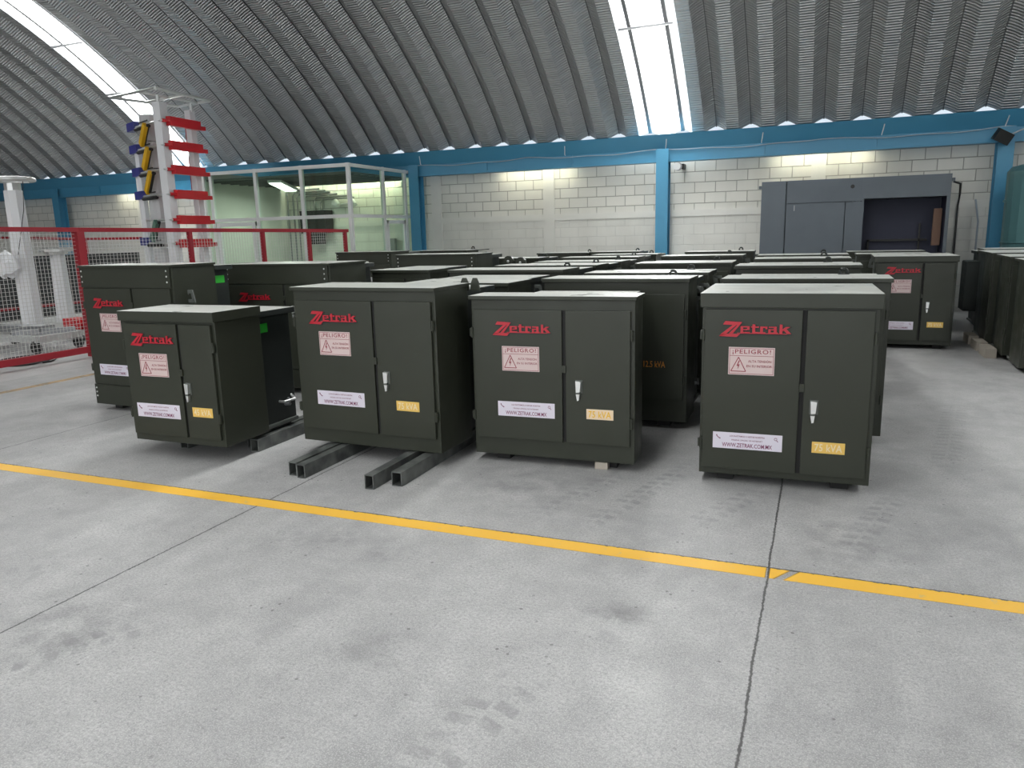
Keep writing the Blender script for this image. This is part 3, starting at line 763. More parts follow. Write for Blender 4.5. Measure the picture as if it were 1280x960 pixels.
# by the aisle on the right
transformer('lone transformer facing the right aisle, red logo, before the grey enclosure\u2019s opening', 0.640, 10.9, 0.94, 1.190, -1, 0.055, 0.5, 0.5, lidt=0.075, signs=True, rating=Y75,
            split=0.60, dtop=0.09, dbot=0.055, logo_u=0.13, logo_z=0.12, sign_u=0.18, sign_z=0.26, web_u=0.085, web_z=0.735, rate_u=0.69, rate_z=0.735, hand_u=0.66, hand_z=0.51, tanktop=0.0, lid_full=True, eyes=False)
transformer('transformer directly behind the one facing the right aisle', 0.474, 12.3, 0.95, 1.176, 0, 0.055, 0.5, 0.55, eyes=False, **E_)
transformer('transformer second behind the one facing the right aisle, below the dark opening', 0.390, 13.6, 1.112, 1.172, 1, 0.055, 0.5, 0.55, eyes=False, **E_)
# right edge column
for (lab, y, zt, dt) in (('nearest transformer at the right edge of the aisle, cut by the picture edge', 9.30, 1.19, 0.2),
                         ('second transformer along the right side of the aisle, on pale blocks', 10.18, 1.20, 0.3),
                         ('third transformer along the right side of the aisle, on pale blocks', 11.2, 1.21, 0.6)):
    transformer(lab, 2.0, y, 1.1, zt, -1.0, 0.06, 0.5, dt, eyes=False, lugs=False, rin=0.03, tanktop=0.0, lid_full=True, **E_)
qr = transformer('rearmost transformer along the aisle\u2019s right side, with cooling fins, near the right blue column', 2.18, 12.75, 1.1, 1.21, -1.0, 0.06, 0.6, 0.6, lugs=False, rin=0.03, **E_)
for i in range(6):
    MB().box(-0.20, 0.0, 0.14 + i * 0.09, 0.165 + i * 0.09, 0.30, 1.02, 0.004).build('cooling_fin', M['green_dark'], qr)
MB().box(-0.19, -0.02, 0.14, 0.62, 0.99, 1.03, 0.004).box(-0.19, -0.02, 0.14, 0.62, 0.30, 0.34, 0.004).build('fin_header', M['green_dark'], qr)

# radiator box with round flange on the side of the second tall bolted unit
rb = empty('oil_valve_box', 'dark box with a round flange, right behind the second tall bolted transformer', 'valve box', (-5.02, 7.42, 0))
MB().box(-0.28, 0.0, 0.0, 0.30, 1.03, 1.30, 0.005).box(-0.24, -0.20, 0.02, 0.28, 0.0, 1.04).box(-0.05, -0.01, 0.02, 0.28, 0.0, 1.04).build('box', M['green_dark'], rb)
MB().box(-0.30, 0.02, -0.02, 0.32, 1.30, 1.315, 0.003).build('top_plate', M['dusty'], rb)
MB().tube([(-0.13, -0.03, 1.20), (-0.13, 0.01, 1.20)], 0.085, 20).tube([(-0.13, -0.045, 1.20), (-0.13, -0.03, 1.20)], 0.05, 16).build('flange', M['green'], rb, label='round flange')
MB().ball((-0.13, -0.055, 1.165), 0.016).build('plug', M['zinc'], rb, True, label='bright plug')
bs = empty('bushing_cluster', 'pair of bright bushings standing up behind the valve box', 'bushing', (-4.93, 7.36, 0))
MB().tube([(0, 0, 0), (0, 0, 1.16)], 0.035, 8).build('stand', M['green_dark'], bs)
MB().tube([(0, 0, 1.16), (0, 0, 1.185), (0, 0, 1.19), (0, 0, 1.22)], [0.055, 0.055, 0.03, 0.03], 10).build('base_ring', M['steel'], bs)
for (dx, z) in ((-0.02, 1.235), (0.025, 1.29)):
    MB().ball((dx, -0.02, z), 0.032).build('bushing', M['zinc'], bs, True)
gs = empty('gauge_stand', 'round pressure gauges on pipes beyond the tall bolted transformer before the booth', 'gauge', (-4.02, 9.75, 0))
MB().tube([(0, 0, 0), (0, 0, 1.22)], 0.03, 8).tube([(0.16, 0.05, 0), (0.16, 0.05, 1.20)], 0.03, 8).build('pipe', M['green_dark'], gs)
for dx, dy, z in ((0, -0.03, 1.22), (0.16, 0.02, 1.2)):
    MB().tube([(dx, dy, z), (dx, dy + 0.06, z)], 0.075, 18).build('gauge_body', M['green'], gs)
    MB().ball((dx, dy - 0.005, z), 0.02).build('gauge_plug', M['zinc'], gs, True)

# loose square tubes and blocks
def sq_tube(label, x0, y0, y1, w=0.066, h=0.095, rz=0.0):
    t_ = 0.006
    o = MB()
    L = y1 - y0
    o.box(0, w, 0, L, 0, t_); o.box(0, w, 0, L, h - t_, h); o.box(0, t_, 0, L, t_, h - t_); o.box(w - t_, w, 0, L, t_, h - t_)
    ob = o.build('steel_tube', M['tube'])
    ob.location = (x0, y0, 0); ob.rotation_euler = (0, 0, rz)
    tag(ob, label, 'steel tube', 'square steel tubes on the floor')
sq_tube('outer left square tube under the wide front transformer', -3.330, 4.00, 5.55)
sq_tube('square tube touching the outer left one under the wide front transformer', -3.240, 3.97, 5.55)
sq_tube('third square tube from the left under the wide front transformer, dusty dark end', -2.665, 3.92, 5.4)
sq_tube('right-hand square tube under the wide front transformer, its side in view', -2.530, 4.03, 5.5, 0.075)
sq_tube('square tube under the right side of the smallest front transformer', -4.005, 4.395, 5.35, 0.075, 0.098)
sq_tube('dark square tube beside the outer one under the smallest front transformer', -4.100, 4.47, 5.35, 0.075, 0.098)
sq_tube('hidden square tube under the left side of the smallest front transformer', -4.62, 4.3, 5.3, 0.075, 0.098)
o = MB().box(-0.045, 0.045, 0, 0.055, 0, 0.050, 0.004).build('wooden_block', M['wood']); o.location = (-1.325, 4.775, 0)
tag(o, 'pale wooden block under the right front corner of the thin-lidded transformer', 'block')
for i, (x, y, w) in enumerate(((1.86, 10.30, 'under the second transformer of the right aisle'), (1.86, 10.85, 'behind the first pale block of the right aisle'), (1.86, 11.45, 'under the third transformer of the right aisle'))):
    o = MB().box(0, 0.12, 0, 0.40, 0, 0.115, 0.006).build('pale_block', M['wood']); o.location = (x, y, 0)
    tag(o, 'pale concrete block on the floor ' + w, 'block', 'pale blocks by the right aisle')

# ------------------------------------------------------------------ red mesh fence
def fence_run(root, P0, P1, posts, pw, ztop0, ztop1, zbot=0.06, bottom=True):
    P0, P1 = Vector(P0), Vector(P1)
    def at(f, z=0.0): return P0.lerp(P1, f) + Vector((0, 0, z))
    zt = lambda f: ztop0 + (ztop1 - ztop0) * f
    MB().bar(at(0, zt(0) - 0.03), at(1, zt(1) - 0.03), 0.06, 0.06).build('top_rail', M['fence'], root)
    if bottom: MB().bar(at(0, zbot + 0.045), at(1, zbot + 0.045), 0.06, 0.09).build('bottom_rail', M['fence'], root)
    for f, w in posts:
        MB().bar(at(f, 0.0), at(f, zt(f) - 0.06), w, w).build('post', M['fence'], root)
    L = (P1 - P0).length
    edges = [0.0] + [f for f, w in posts if 0.02 < f < 0.98] + [1.0]
    for f0, f1 in zip(edges[:-1], edges[1:]):
        mesh = MB()
        n = max(2, int((f1 - f0) * L / 0.052))
        for i in range(1, n):
            f = f0 + (f1 - f0) * i / n
            mesh.bar(at(f, zbot + 0.09), at(f, zt(f) - 0.06), 0.0045, 0.0045)
        z = zbot + 0.12
        while z < min(zt(f0), zt(f1)) - 0.07:
            mesh.bar(at(f0, z), at(f1, z), 0.0045, 0.0045); z += 0.052
        mesh.build('wire_mesh', M['wire'], root)
fe = empty('mesh_fence', 'red steel fence with wire mesh running back along the test area at the left', 'fence', (-9.75, 4.0, 0))
fe_loc = Vector((-9.75, 4.0, 0))
PA, PB, PC = Vector((-9.75, 4.0, 0)), Vector((-9.75, 7.70, 0)), Vector((-8.68, 12.75, 0))
fence_run(fe, PA - fe_loc, PB - fe_loc, [(0.25, 0.05), (1.0, 0.115)], 0.05, 1.87, 1.83)
fence_run(fe, PB - fe_loc, PC - fe_loc, [(0.335, 0.065), (0.607, 0.065), (0.808, 0.065), (0.985, 0.06)], 0.05, 1.83, 1.76)
gt = empty('mesh_gate', 'second red framed mesh panel further back, behind the white insulator posts', 'fence', (-14.75, 13.5, 0))
def rel(x, y): return Vector((x + 14.75, y - 13.5, 0))
fence_run(gt, rel(-20.5, 13.5), rel(-17.0, 13.5), [(0.0, 0.06), (0.985, 0.07)], 0.05, 1.86, 1.76)
fence_run(gt, rel(-16.9, 13.5), rel(-14.75, 13.5), [(0.015, 0.07), (0.985, 0.07)], 0.05, 1.76, 1.73)

# ------------------------------------------------------------------ high-voltage test equipment
gen = empty('impulse_generator', 'tall white test tower with red, blue and yellow bars behind the red fence', 'test tower', (-11.3, 11.1, 0))
gl = Vector((-11.3, 11.1, 0))
def G(x, y, z): return Vector((x, y, z)) - gl
Fp, Rp, Lp, Bp = (-10.97, 10.6), (-11.03, 11.35), (-12.2, 11.15), (-12.55, 12.0)
zlev = [3.70, 3.29, 2.87, 2.44, 1.99, 1.57]
MB().box(-1.2, 0.5, -0.7, 1.0, 0, 0.22, 0.01).build('base', M['steel'], gen)
for (px, py), w, ht in ((Fp, 0.17, 4.02), (Rp, 0.13, 3.98), (Lp, 0.10, 3.35), (Bp, 0.13, 3.9)):
    MB().box(px - gl.x - w / 2, px - gl.x + w / 2, py - gl.y - w / 2, py - gl.y + w / 2, 0.22, ht, 0.008).build('post', M['insulator'], gen)
# stacked capacitor tubes beside the front post, with visible joints
for k in range(6):
    z0 = 1.02 + k * 0.485 if k else 0.22
    z1 = 1.02 + (k + 1) * 0.485 - 0.02
    MB().tube([G(-11.72, 11.07, z0), G(-11.72, 11.07, z1)], 0.19, 20).build('capacitor', M['capacitor'], gen, False)
MB().tube([G(-12.02, 11.3, 0.22), G(-12.02, 11.3, 3.55)], 0.04, 8).build('side_pole', M['insulator'], gen)
# top ring frame
fr = [G(-10.35, 9.95, 4.10), G(-12.75, 11.15, 4.33), G(-12.2, 12.3, 4.28), G(-10.38, 11.2, 4.08)]
tf = MB()
for k in range(4): tf.tube([fr[k], fr[(k + 1) % 4]], 0.026, 8)
tf.tube([fr[0].lerp(fr[3], 0.5), fr[1].lerp(fr[2], 0.5)], 0.022, 8)
tf.tube([fr[0].lerp(fr[1], 0.35), fr[3].lerp(fr[2], 0.35)], 0.022, 8)
tf.tube([G(-11.0, 10.6, 3.95), G(-11.0, 10.6, 4.14)], 0.03, 8).tube([G(-10.98, 11.35, 3.95), G(-10.98, 11.35, 4.10)], 0.03, 8)
tf.tube([G(-12.55, 12.0, 3.85), G(-12.55, 12.0, 4.3)], 0.03, 8)
tf.build('top_ring', M['zinc'], gen, label='grey pipe frame')
for i, z in enumerate(zlev):
    b_ = MB()
    b_.bar(G(-10.83, 10.62, z), G(-10.88, 11.40, z), 0.09, 0.155)
    b_.bar(G(-10.88, 11.40, z - 0.035), G(-10.88, 11.53, z - 0.035), 0.06, 0.07)
    b_.tube([G(-10.86, 10.52, z), G(-10.83, 10.63, z)], 0.03, 8)
    b_.build('resistor_bar', M['barred'], gen, label='red bar')
    r_ = MB().tube([G(-12.05, 11.02, z + 0.02), G(-10.85, 10.49, z)], 0.020, 8)
    r_.build('electrode_rod', M['zinc'], gen, label='bright metal rod')
    if i != 4:
        MB().bar(G(-12.42, 11.22, z + 0.05), G(-12.02, 11.03, z + 0.05), 0.12, 0.15).build('resistor_block', M['barblue'], gen, label='blue block')
        MB().tube([G(-12.02, 10.98, z - 0.03), G(-11.4, 10.72, z - 0.03)], 0.035, 8).tube([G(-11.85, 10.92, z + 0.07), G(-11.45, 10.74, z + 0.07)], 0.014, 6).build('clamp', M['black'], gen, label='black clamp')
for i in range(5):
    if i == 3: continue
    za, zb_ = zlev[i] - 0.02, zlev[i + 1] + 0.07
    colr = M['rodgreen'] if i == 4 else M['rodyellow']
    rod = MB().bar(G(-11.42, 10.66, za), G(-11.70, 10.78, zb_), 0.06, 0.12).build('link_rod', colr, gen, label='green rod' if i == 4 else 'yellow rod')
    MB().bar(G(-11.355, 10.665, za), G(-11.635, 10.785, zb_), 0.05, 0.035).build('rod_edge', M['black'], rod)
for z0, z1 in ((3.35, 3.78), (2.45, 3.2), (1.0, 2.4)):
    MB().tube([G(-11.35, 11.6, z0), G(-11.35, 11.6, z1)], 0.055 if z0 > 2 else 0.035, 8).build('inner_rod', M['barred'] if z0 > 2 else M['rodgreen'], gen)
fr2 = MB()
for (xa, ya, xb, yb) in ((-12.42, 11.25, -12.2, 11.15),):
    for z in (2.85, 2.02):
        fr2.bar(G(xa, ya, z), G(xb, yb, z), 0.05, 0.06)
fr2.bar(G(-12.42, 11.25, 0.2), G(-12.42, 11.25, 2.9), 0.035, 0.035)
fr2.build('side_frame', M['white'], gen)

dv = empty('voltage_divider', 'white octagonal post with ring on top at the far left', 'insulator post', (-12.80, 9.0, 0))
MB().tube([(0, 0, 0.14), (0, 0, 2.52)], [0.17, 0.145], 8).build('post', M['insulator'], dv)
MB().box(-0.28, 0.28, -0.28, 0.28, 0.0, 0.14, 0.01).build('base', M['zinc'], dv)
MB().tube([(0.32 * math.cos(2 * PI * i / 32), 0.32 * math.sin(2 * PI * i / 32), 2.70) for i in range(32)], 0.04, 10, True).build('top_ring', M['zinc'], dv, True)
MB().tube([(0, 0, 2.52), (0, 0, 2.64)], 0.13, 10).tube([(-0.31, 0, 2.68), (0.31, 0, 2.68)], 0.018, 6).tube([(0, -0.31, 2.68), (0, 0.31, 2.68)], 0.018, 6).build('ring_bracket', M['zinc'], dv)
MB().tube([(0.30, -0.02, 2.66), (0.28, -0.06, 2.2), (0.16, -0.19, 1.45)], 0.006, 5).build('cable', M['cable'], dv)
bag = MB().ball((0.02, -0.31, 1.28), 0.20, (1.25, 0.50, 1.05), 14)
for v in bag.bm.verts:
    v.co += Vector((random.uniform(-.045, .045), random.uniform(-.03, .03), random.uniform(-.05, .05)))
tag(bag.build('plastic_wrap', M['plastic'], None, False), 'crumpled translucent plastic bag tied round the white octagonal post', 'plastic bag').location = (-12.80, 9.0, 0)

iz = empty('insulator_post', 'shorter white post with a flat grey cap beside the tall ringed one', 'insulator post', (-13.28, 10.0, 0))
MB().tube([(0, 0, 0.16), (0, 0, 1.42)], [0.16, 0.13], 8).build('post', M['insulator'], iz)
MB().box(-0.2, 0.2, -0.2, 0.2, 0.0, 0.16, 0.01).build('base', M['zinc'], iz)
cp = MB().tube([(0, 0, 1.42), (0, 0, 1.47), (0, 0, 1.475), (0, 0, 1.52)], [0.17, 0.20, 0.30, 0.30], 14)
cp.bar((-0.42, 0.02, 1.53), (0.4, -0.02, 1.53), 0.10, 0.05)
cp.build('cap', M['zinc'], iz)
lr = empty('red_bar_rack', 'row of short red insulated bars on a white post at the picture\u2019s left edge', 'test rack', (-14.55, 8.1, 0))
MB().box(-0.09, 0.09, -0.09, 0.09, 0.0, 2.3, 0.008).build('post', M['insulator'], lr)
for z, L in ((2.05, 1.02), (1.40, 1.12), (0.76, 1.22)):
    MB().bar((-0.4, -0.13, z), (L - 0.08, -0.13, z), 0.1, 0.12).bar((L - 0.08, -0.13, z), (L, -0.13, z), 0.05, 0.05).build('red_bar', M['barred'], lr)
# wheeled base frames on the floor behind the fence
wf = empty('wheeled_base_frame', 'low grey metal frame on wheels just behind the red fence', 'trolley', (-11.5, 7.9, 0))
MB().bar((-0.9, -0.3, 0.22), (0.75, -0.3, 0.22), 0.07, 0.10).bar((-0.9, 0.4, 0.22), (0.75, 0.4, 0.22), 0.07, 0.10).bar((-0.9, -0.3, 0.22), (-0.9, 0.4, 0.22), 0.07, 0.10).bar((0.75, -0.3, 0.22), (0.75, 0.4, 0.22), 0.07, 0.10).build('frame', M['zinc'], wf)
MB().bar((-0.9, 0.05, 0.32), (0.5, 0.05, 0.34), 0.26, 0.09).bar((0.2, -0.3, 0.3), (0.72, 0.35, 0.3), 0.14, 0.08).build('crossbeam', M['steel'], wf)
for dx in (-0.8, 0.68):
    for dy in (-0.3, 0.4):
        MB().tube([(dx, dy - 0.03, 0.09), (dx, dy + 0.03, 0.09)], 0.09, 14).box(dx - 0.02, dx + 0.02, dy - 0.045, dy + 0.045, 0.09, 0.20).build('wheel', M['black'], wf)
wf2 = empty('red_block_trolley', 'small metal base with a red block beside the grey wheeled frame', 'trolley', (-11.55, 9.1, 0))
MB().box(-0.45, 0.45, -0.25, 0.25, 0.10, 0.18, 0.006).box(-0.3, -0.2, -0.2, 0.2, 0.0, 0.1).box(0.2, 0.3, -0.2, 0.2, 0.0, 0.1).build('base', M['zinc'], wf2)
MB().box(-0.42, -0.02, -0.16, 0.12, 0.18, 0.36, 0.01).box(0.10, 0.32, -0.16, 0.12, 0.18, 0.36, 0.01).build('red_block', M['barred'], wf2, label='red block')
MB().tube([(0.3, 0, 0.15), (0.6, -0.3, 0.12), (0.75, -0.6, 0.09)], 0.04, 8).build('pipe', M['steel'], wf2)
pts = []
for i in range(90):
    a = 2 * PI * i / 22
    r = 0.36 - 0.02 * (i // 22) + 0.012 * math.sin(i * 1.7)
    pts.append((-10.22 + r * math.cos(a) * 0.95, 7.0 + r * math.sin(a) * 1.05, 0.014 + 0.012 * (i // 22)))
tag(MB().tube(pts, 0.013, 6).build('cable_coil', M['cable']), 'coil of black cable on the floor under the red fence', 'cable')
# dark equipment panels behind the posts, with a red rail and a white plinth
for i, (y0, y1) in enumerate(((8.4, 10.15), (10.2, 11.9), (11.95, 13.3))):
    dp = empty('equipment_panel', 'dark slatted equipment panel behind the white posts, ' + ('nearest of three', 'middle of three', 'furthest of three')[i], 'panel', (-14.9, y0, 0), 0, 'dark equipment panels')
    b_ = MB().box(-0.25, 0.0, 0, y1 - y0, 0.13, 1.38, 0.006)
    for k in range(9):
        b_.box(0.0, 0.02, 0.05, y1 - y0 - 0.05, 0.50 + k * 0.095, 0.555 + k * 0.095)
    b_.build('panel', M['darkbox'], dp)
    MB().box(0.0, 0.03, 0.0, y1 - y0, 0.34, 0.40).build('rail', M['fence'], dp, label='red rail')
    MB().box(-0.28, 0.10, 0, y1 - y0, 0, 0.13, 0.004).build('plinth', M['white'], dp, label='white plinth')

# ------------------------------------------------------------------ glass booth
BX0, BX1, BY0, BY1, BZ = -12.95, -9.04, 13.5, 16.28, 3.10
gb = empty('glass_booth', 'white framed glass booth built against the back wall', 'booth', (BX1, BY0, 0))
def B(x, y, z): return (x - BX1, y - BY0, z)
def bbox(mb, x0, x1, y0, y1, z0, z1): mb.box(x0 - BX1, x1 - BX1, y0 - BY0, y1 - BY0, z0, z1, 0.003)
fw_ = 0.075
FX = [BX0 + 0.04, -12.70, -11.46, -10.25, BX1 - 0.04]
for x in FX:
    q = MB(); bbox(q, x - fw_ / 2, x + fw_ / 2, BY0 - fw_ / 2, BY0 + fw_ / 2, 0, BZ); q.build('mullion', M['aluminium'], gb)
SY = [14.80, 15.75, 16.24]
for y in SY:
    q = MB(); bbox(q, BX1 - 0.04 - fw_ / 2, BX1 - 0.04 + fw_ / 2, y - fw_ / 2, y + fw_ / 2, 0, BZ); q.build('mullion', M['aluminium'], gb)
for z in (BZ - 0.04, 2.04, 0.06):
    q = MB(); bbox(q, BX0, BX1, BY0 - 0.036, BY0 + 0.036, z - 0.036, z + 0.036); q.build('rail', M['aluminium'], gb)
    q = MB(); bbox(q, BX1 - 0.076, BX1 - 0.004, BY0, BY1, z - 0.034, z + 0.034); q.build('rail', M['aluminium'], gb)
for x0, x1 in zip(FX[:-1], FX[1:]):
    for z0, z1 in ((2.07, 3.03), (0.1, 2.01)):
        q = MB(); q.box(x0 + 0.037 - BX1, x1 - 0.037 - BX1, -0.004, 0.004, z0, z1); q.build('glass_pane', M['glass'], gb)
ys = [BY0] + SY
for y0, y1 in zip(ys[:-1], ys[1:]):
    for z0, z1 in ((2.07, 3.03), (0.1, 2.01)):
        q = MB(); q.box(-0.045, -0.037, y0 + 0.037 - BY0, y1 - 0.037 - BY0, z0, z1); q.build('glass_pane', M['glass'], gb)
dr = MB()
bbox(dr, -12.62, -12.53, BY0 - 0.048, BY0 + 0.028, 0.1, 1.98); bbox(dr, -11.63, -11.54, BY0 - 0.048, BY0 + 0.028, 0.1, 1.98); bbox(dr, -12.62, -11.54, BY0 - 0.046, BY0 + 0.026, 1.90, 1.985); bbox(dr, -12.62, -11.54, BY0 - 0.03, BY0 + 0.03, 0.1, 0.2)
do = dr.build('door', M['aluminium'], gb)
MB().box(-11.60 - BX1, -11.56 - BX1, -0.07, -0.03, 0.95, 1.10, 0.004).build('door_handle', M['zinc'], do)
dr = MB()
bbox(dr, BX1 - 0.07, BX1 - 0.01, 14.86, 14.94, 0.1, 1.96); bbox(dr, BX1 - 0.07, BX1 - 0.01, 15.61, 15.69, 0.1, 1.96); bbox(dr, BX1 - 0.07, BX1 - 0.01, 14.86, 15.69, 1.88, 1.96)
dr.build('door', M['aluminium'], gb)
q = MB(); bbox(q, BX0 + 0.06, BX1 - 0.085, BY0 + 0.04, 15.88, 2.90, 2.94)
for i in range(8):
    y = BY0 + 0.2 + i * 0.3
    bbox(q, BX0 + 0.06, BX1 - 0.085, y, y + 0.05, 2.868, 2.90)
q.build('booth_ceiling', M['boothceil'], gb)
q = MB(); bbox(q, BX0, BX0 + 0.06, BY0, BY1, 0, BZ); q.build('side_wall', M['band'], gb)
area('booth_lamp_light', (-11.5, 14.45, 2.735), (math.radians(-5), 0, math.radians(22)), 0.26, 1.2, 30.0, (0.95, 1.0, 0.9))
area('booth_wall_light', (-10.3, 16.12, 3.0), (math.radians(15), 0, 0), 1.6, 0.06, 15.0, (1.0, 0.95, 0.66))
lt = empty('ceiling_light', 'fluorescent light hanging under the booth ceiling', 'lamp', (-11.5, 14.45, 2.75))
lt.rotation_euler = (math.radians(-5), 0, math.radians(22))
MB().box(-0.16, 0.16, -0.62, 0.62, 0.02, 0.075, 0.004).build('housing', M['white'], lt)
MB().box(-0.13, 0.13, -0.60, 0.60, 0.0, 0.02, 0.004).build('diffuser', M['lamp'], lt)
for dy in (-0.5, 0.5):
    MB().tube([(0, dy, 0.07), (0, dy, 0.15 + 0.05 * dy)], 0.006, 5).build('hanger', M['steel'], lt)
eb = empty('electrical_panel', 'dark electrical box on the wall inside the booth with conduits above', 'electrical box', (-12.1, 16.10, 0))
MB().box(-0.15, 0.62, -0.16, 0.16, 1.72, 2.28, 0.006).box(-0.05, 0.35, -0.1, 0.16, 1.45, 1.72, 0.006).build('box', M['black'], eb)
cd = MB()
for i, dx in enumerate((-0.72, -0.55, -0.42, -0.2, 0.1, 0.3)):
    cd.tube([(dx, 0.14, 0.2 if i < 3 else 2.28), (dx, 0.14, 2.72 - 0.05 * i), (dx + 0.08, 0.14, 2.80 - 0.05 * i), (dx + 1.0, 0.14, 2.82 - 0.05 * i)], 0.022, 6)
cd.build('conduit', M['steel'], eb)
wl = empty('wall_spotlight', 'pair of white spotlight heads on the booth wall', 'lamp', (-10.75, 16.28, 2.40))
MB().tube([(0, 0, 0), (0, -0.25, 0.02)], 0.02, 6).tube([(-0.35, -0.25, 0.0), (0.15, -0.25, 0.05)], 0.016, 6).build('arm', M['white'], wl)
for dx in (-0.36, 0.12):
    MB().tube([(dx - 0.12, -0.25, 0.05), (dx + 0.02, -0.30, -0.02)], [0.10, 0.05], 12).build('head', M['white'], wl)
sw = MB().box(-0.09, 0.09, 0.0, 0.10, 1.05, 1.55, 0.005).build('cabinet_box', M['steel']); sw.location = (-9.75, 16.15, 0)
tag(sw, 'small grey cabinet on the wall inside the booth, near its side door', 'electrical box')
tb = empty('work_table', 'white topped table inside the booth', 'table', (-12.0, 14.7, 0))
MB().box(-0.35, 1.2, -0.3, 0.3, 0.72, 0.76, 0.004).build('tabletop', M['white'], tb)
for dx in (-0.3, 1.14):
    for dy in (-0.26, 0.22):
        MB().box(dx, dx + 0.045, dy, dy + 0.045, 0, 0.72).build('leg', M['steel'], tb)

# ------------------------------------------------------------------ grey enclosure against the back wall
ge = empty('steel_enclosure', 'large grey steel enclosure with a dark open bay against the back wall', 'enclosure', (-1.12, 15.35, 0))
g = M['greybox']
W_, H_, D_ = 3.14, 2.43, 0.75
q = MB()
q.box(0, W_, D_ - 0.02, D_, 0.06, H_)                                     # back
q.box(0, 0.02, 0.0, D_, 0.06, H_); q.box(W_ - 0.02, W_, 0.0, D_, 0.06, H_)  # sides
q.box(0, W_, 0.0, D_, H_ - 0.02, H_)                                      # top
q.box(0, W_, 0.0, D_, 0.06, 0.10)
q.box(1.60, 1.62, 0.02, D_, 0.1, H_ - 0.02)                               # divider
q.build('shell', g, ge)
MB().box(1.74, W_ - 0.06, D_ - 0.05, D_ - 0.021, 0.12, 2.05).box(1.621, 1.64, 0.02, D_ - 0.05, 0.1, 2.05).box(W_ - 0.045, W_ - 0.021, 0.03, D_ - 0.05, 0.1, 2.05).box(1.64, W_ - 0.05, 0.03, D_ - 0.05, 2.06, 2.08).build('inner_lining', M['navy'], ge, label='dark navy inside')
MB().box(0.0, 0.435, -0.022, 0.0, 0.08, H_, 0.003).build('front_panel', g, ge)
MB().box(0.45, 1.742, -0.022, 0.0, 2.02, H_, 0.003).build('front_panel', g, ge)
dr = MB().box(0.45, 1.46, -0.026, 0.0, 0.08, 2.01, 0.004)
dr.box(0.80, 1.14, -0.032, -0.024, 1.66, 1.675).box(0.80, 0.815, -0.032, -0.024, 1.3, 1.675)
do = dr.build('door', g, ge)
MB().box(0.585, 0.60, -0.034, -0.024, 1.88, 1.98).build('door_handle', M['steel'], do)
MB().box(1.47, 1.742, -0.022, 0.0, 0.08, 2.01, 0.003).build('front_panel', g, ge)
MB().box(1.742, W_, -0.022, 0.0, 2.055, H_, 0.003).build('front_panel', g, ge)
MB().box(W_ - 0.055, W_, -0.022, 0.0, 0.08, 2.055, 0.003).box(1.742, 1.775, -0.022, 0.0, 0.08, 2.055, 0.003).build('bay_frame', g, ge)
MB().tube([(1.57, -0.028, 2.28), (1.57, -0.02, 2.28)], 0.035, 10).build('knockout_hole', M['black'], ge, label='dark hole')
MB().box(W_ - 0.20, W_ - 0.07, 0.30, 0.40, 1.2, 1.85, 0.004).build('brown_board', M['brown'], ge, label='brown board')
MB().box(1.9, 2.9, 0.60, 0.64, 1.28, 1.32).box(1.9, 1.93, 0.60, 0.64, 0.1, 1.32).box(2.75, 2.78, 0.60, 0.64, 0.1, 1.6).build('busbar_frame', M['black'], ge)
for u, s_ in ((0, -1), (W_, 1)):
    z = H_ - 0.10
    L = MB().box(min(u, u + s_ * 0.055), max(u, u + s_ * 0.055), 0.02, 0.03, z - 0.03, z + 0.03).box(min(u + s_ * 0.02, u + s_ * 0.04), max(u + s_ * 0.02, u + s_ * 0.04), 0.012, 0.021, z - 0.01, z + 0.01)
    L.build('corner_lug', g, ge)
MB().box(0.05, W_ - 0.05, 0.05, D_ - 0.05, 0.0, 0.06).build('plinth', M['black'], ge)
o = MB().tube([(2.09, 15.6, 2.30), (2.22, 15.8, 2.27), (2.28, 16.2, 2.1), (2.27, 16.27, 1.9), (2.28, 16.28, 0.0)], 0.018, 7).build('cable', M['cable'])
tag(o, 'black cable dropping from the grey enclosure\u2019s upper right corner down the wall', 'cable')
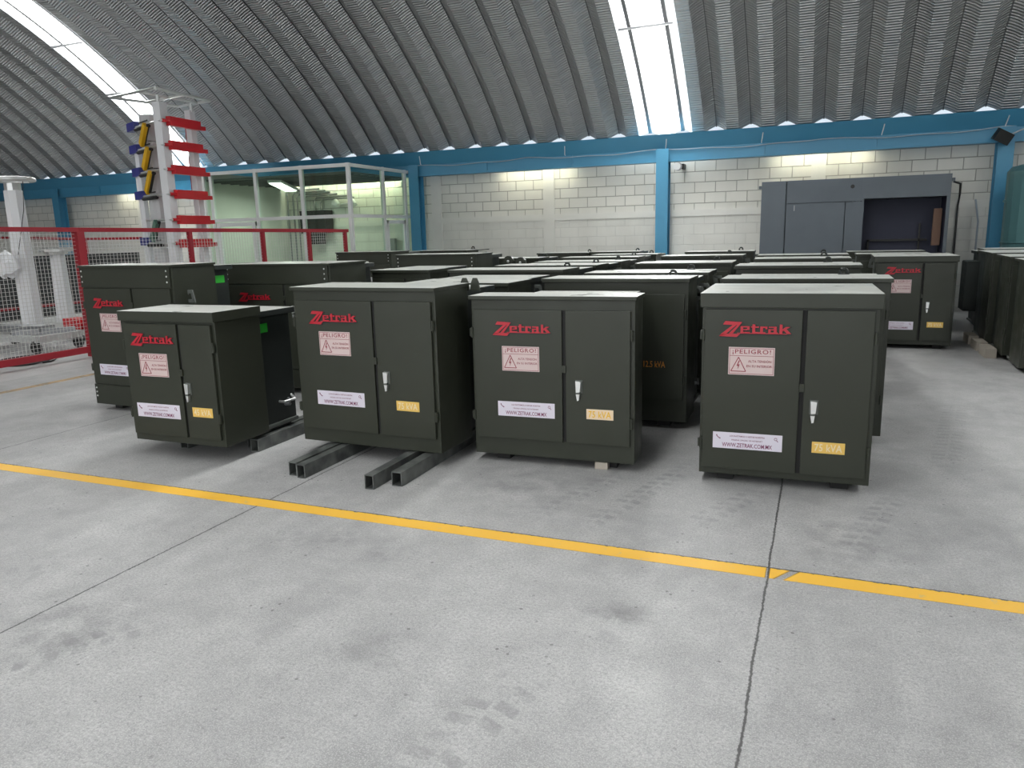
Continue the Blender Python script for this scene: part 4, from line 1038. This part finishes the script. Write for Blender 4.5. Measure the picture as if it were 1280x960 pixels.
o = MB().tube([(2.62, 16.28, 0.0), (2.62, 16.28, 1.6), (2.55, 16.28, 2.0)], 0.016, 7).build('conduit', M['cablegrey'])
tag(o, 'thin grey conduit on the wall left of the right blue column', 'conduit')

# ------------------------------------------------------------------ small things on the columns
sn = empty('wall_siren', 'small round grey siren beside the middle blue column under the beam', 'siren', (-2.83, 16.06, 2.86))
MB().tube([(0, 0.0, 0), (0, 0.06, 0)], 0.085, 18).build('body', M['steel'], sn)
MB().tube([(-0.01, -0.05, 0), (-0.01, 0.01, 0)], [0.075, 0.055], 16).build('horn', M['zinc'], sn)
MB().box(0.05, 0.12, 0.02, 0.26, -0.05, 0.05).build('bracket', M['black'], sn)
fl_ = empty('floodlight', 'black square floodlight on a pole arm at the top of the right blue column', 'lamp', (2.77, 15.66, 3.02))
hd = MB().box(-0.13, 0.13, -0.07, 0.07, -0.10, 0.10, 0.008).build('head', M['black'], fl_); hd.rotation_euler = (0.3, 0.45, 0.3)
MB().tube([(0.05, -0.02, 0.0), (0.45, -0.15, 0.17), (0.95, -0.3, 0.36)], 0.014, 7).tube([(0, 0.0, 0), (0, 0.14, 0.02)], 0.02, 6).build('arm', M['cablegrey'], fl_)
tk = empty('storage_tank', 'teal upright tank with sloped lid at the right picture edge behind the column', 'tank', (3.55, 14.85, 0))
MB().tube([(0, 0, 0.15), (0, 0, 2.38), (0, 0, 2.46), (0, 0, 2.58)], [0.80, 0.80, 0.74, 0.30], 28).build('shell', M['teal'], tk, False)
for a in range(4):
    MB().box(0.6 * math.cos(a * PI / 2 + 0.5) - 0.05, 0.6 * math.cos(a * PI / 2 + 0.5) + 0.05, 0.6 * math.sin(a * PI / 2 + 0.5) - 0.05, 0.6 * math.sin(a * PI / 2 + 0.5) + 0.05, 0, 0.17).build('leg', M['steel'], tk)
MB().tube([(-0.80, 0, 1.9), (-0.80, 0, 1.94)], 0.03, 8).tube([(0.81 * math.cos(2 * PI * i / 36), 0.81 * math.sin(2 * PI * i / 36), 1.25) for i in range(36)], 0.012, 6, True).build('hoop', M['teal'], tk)
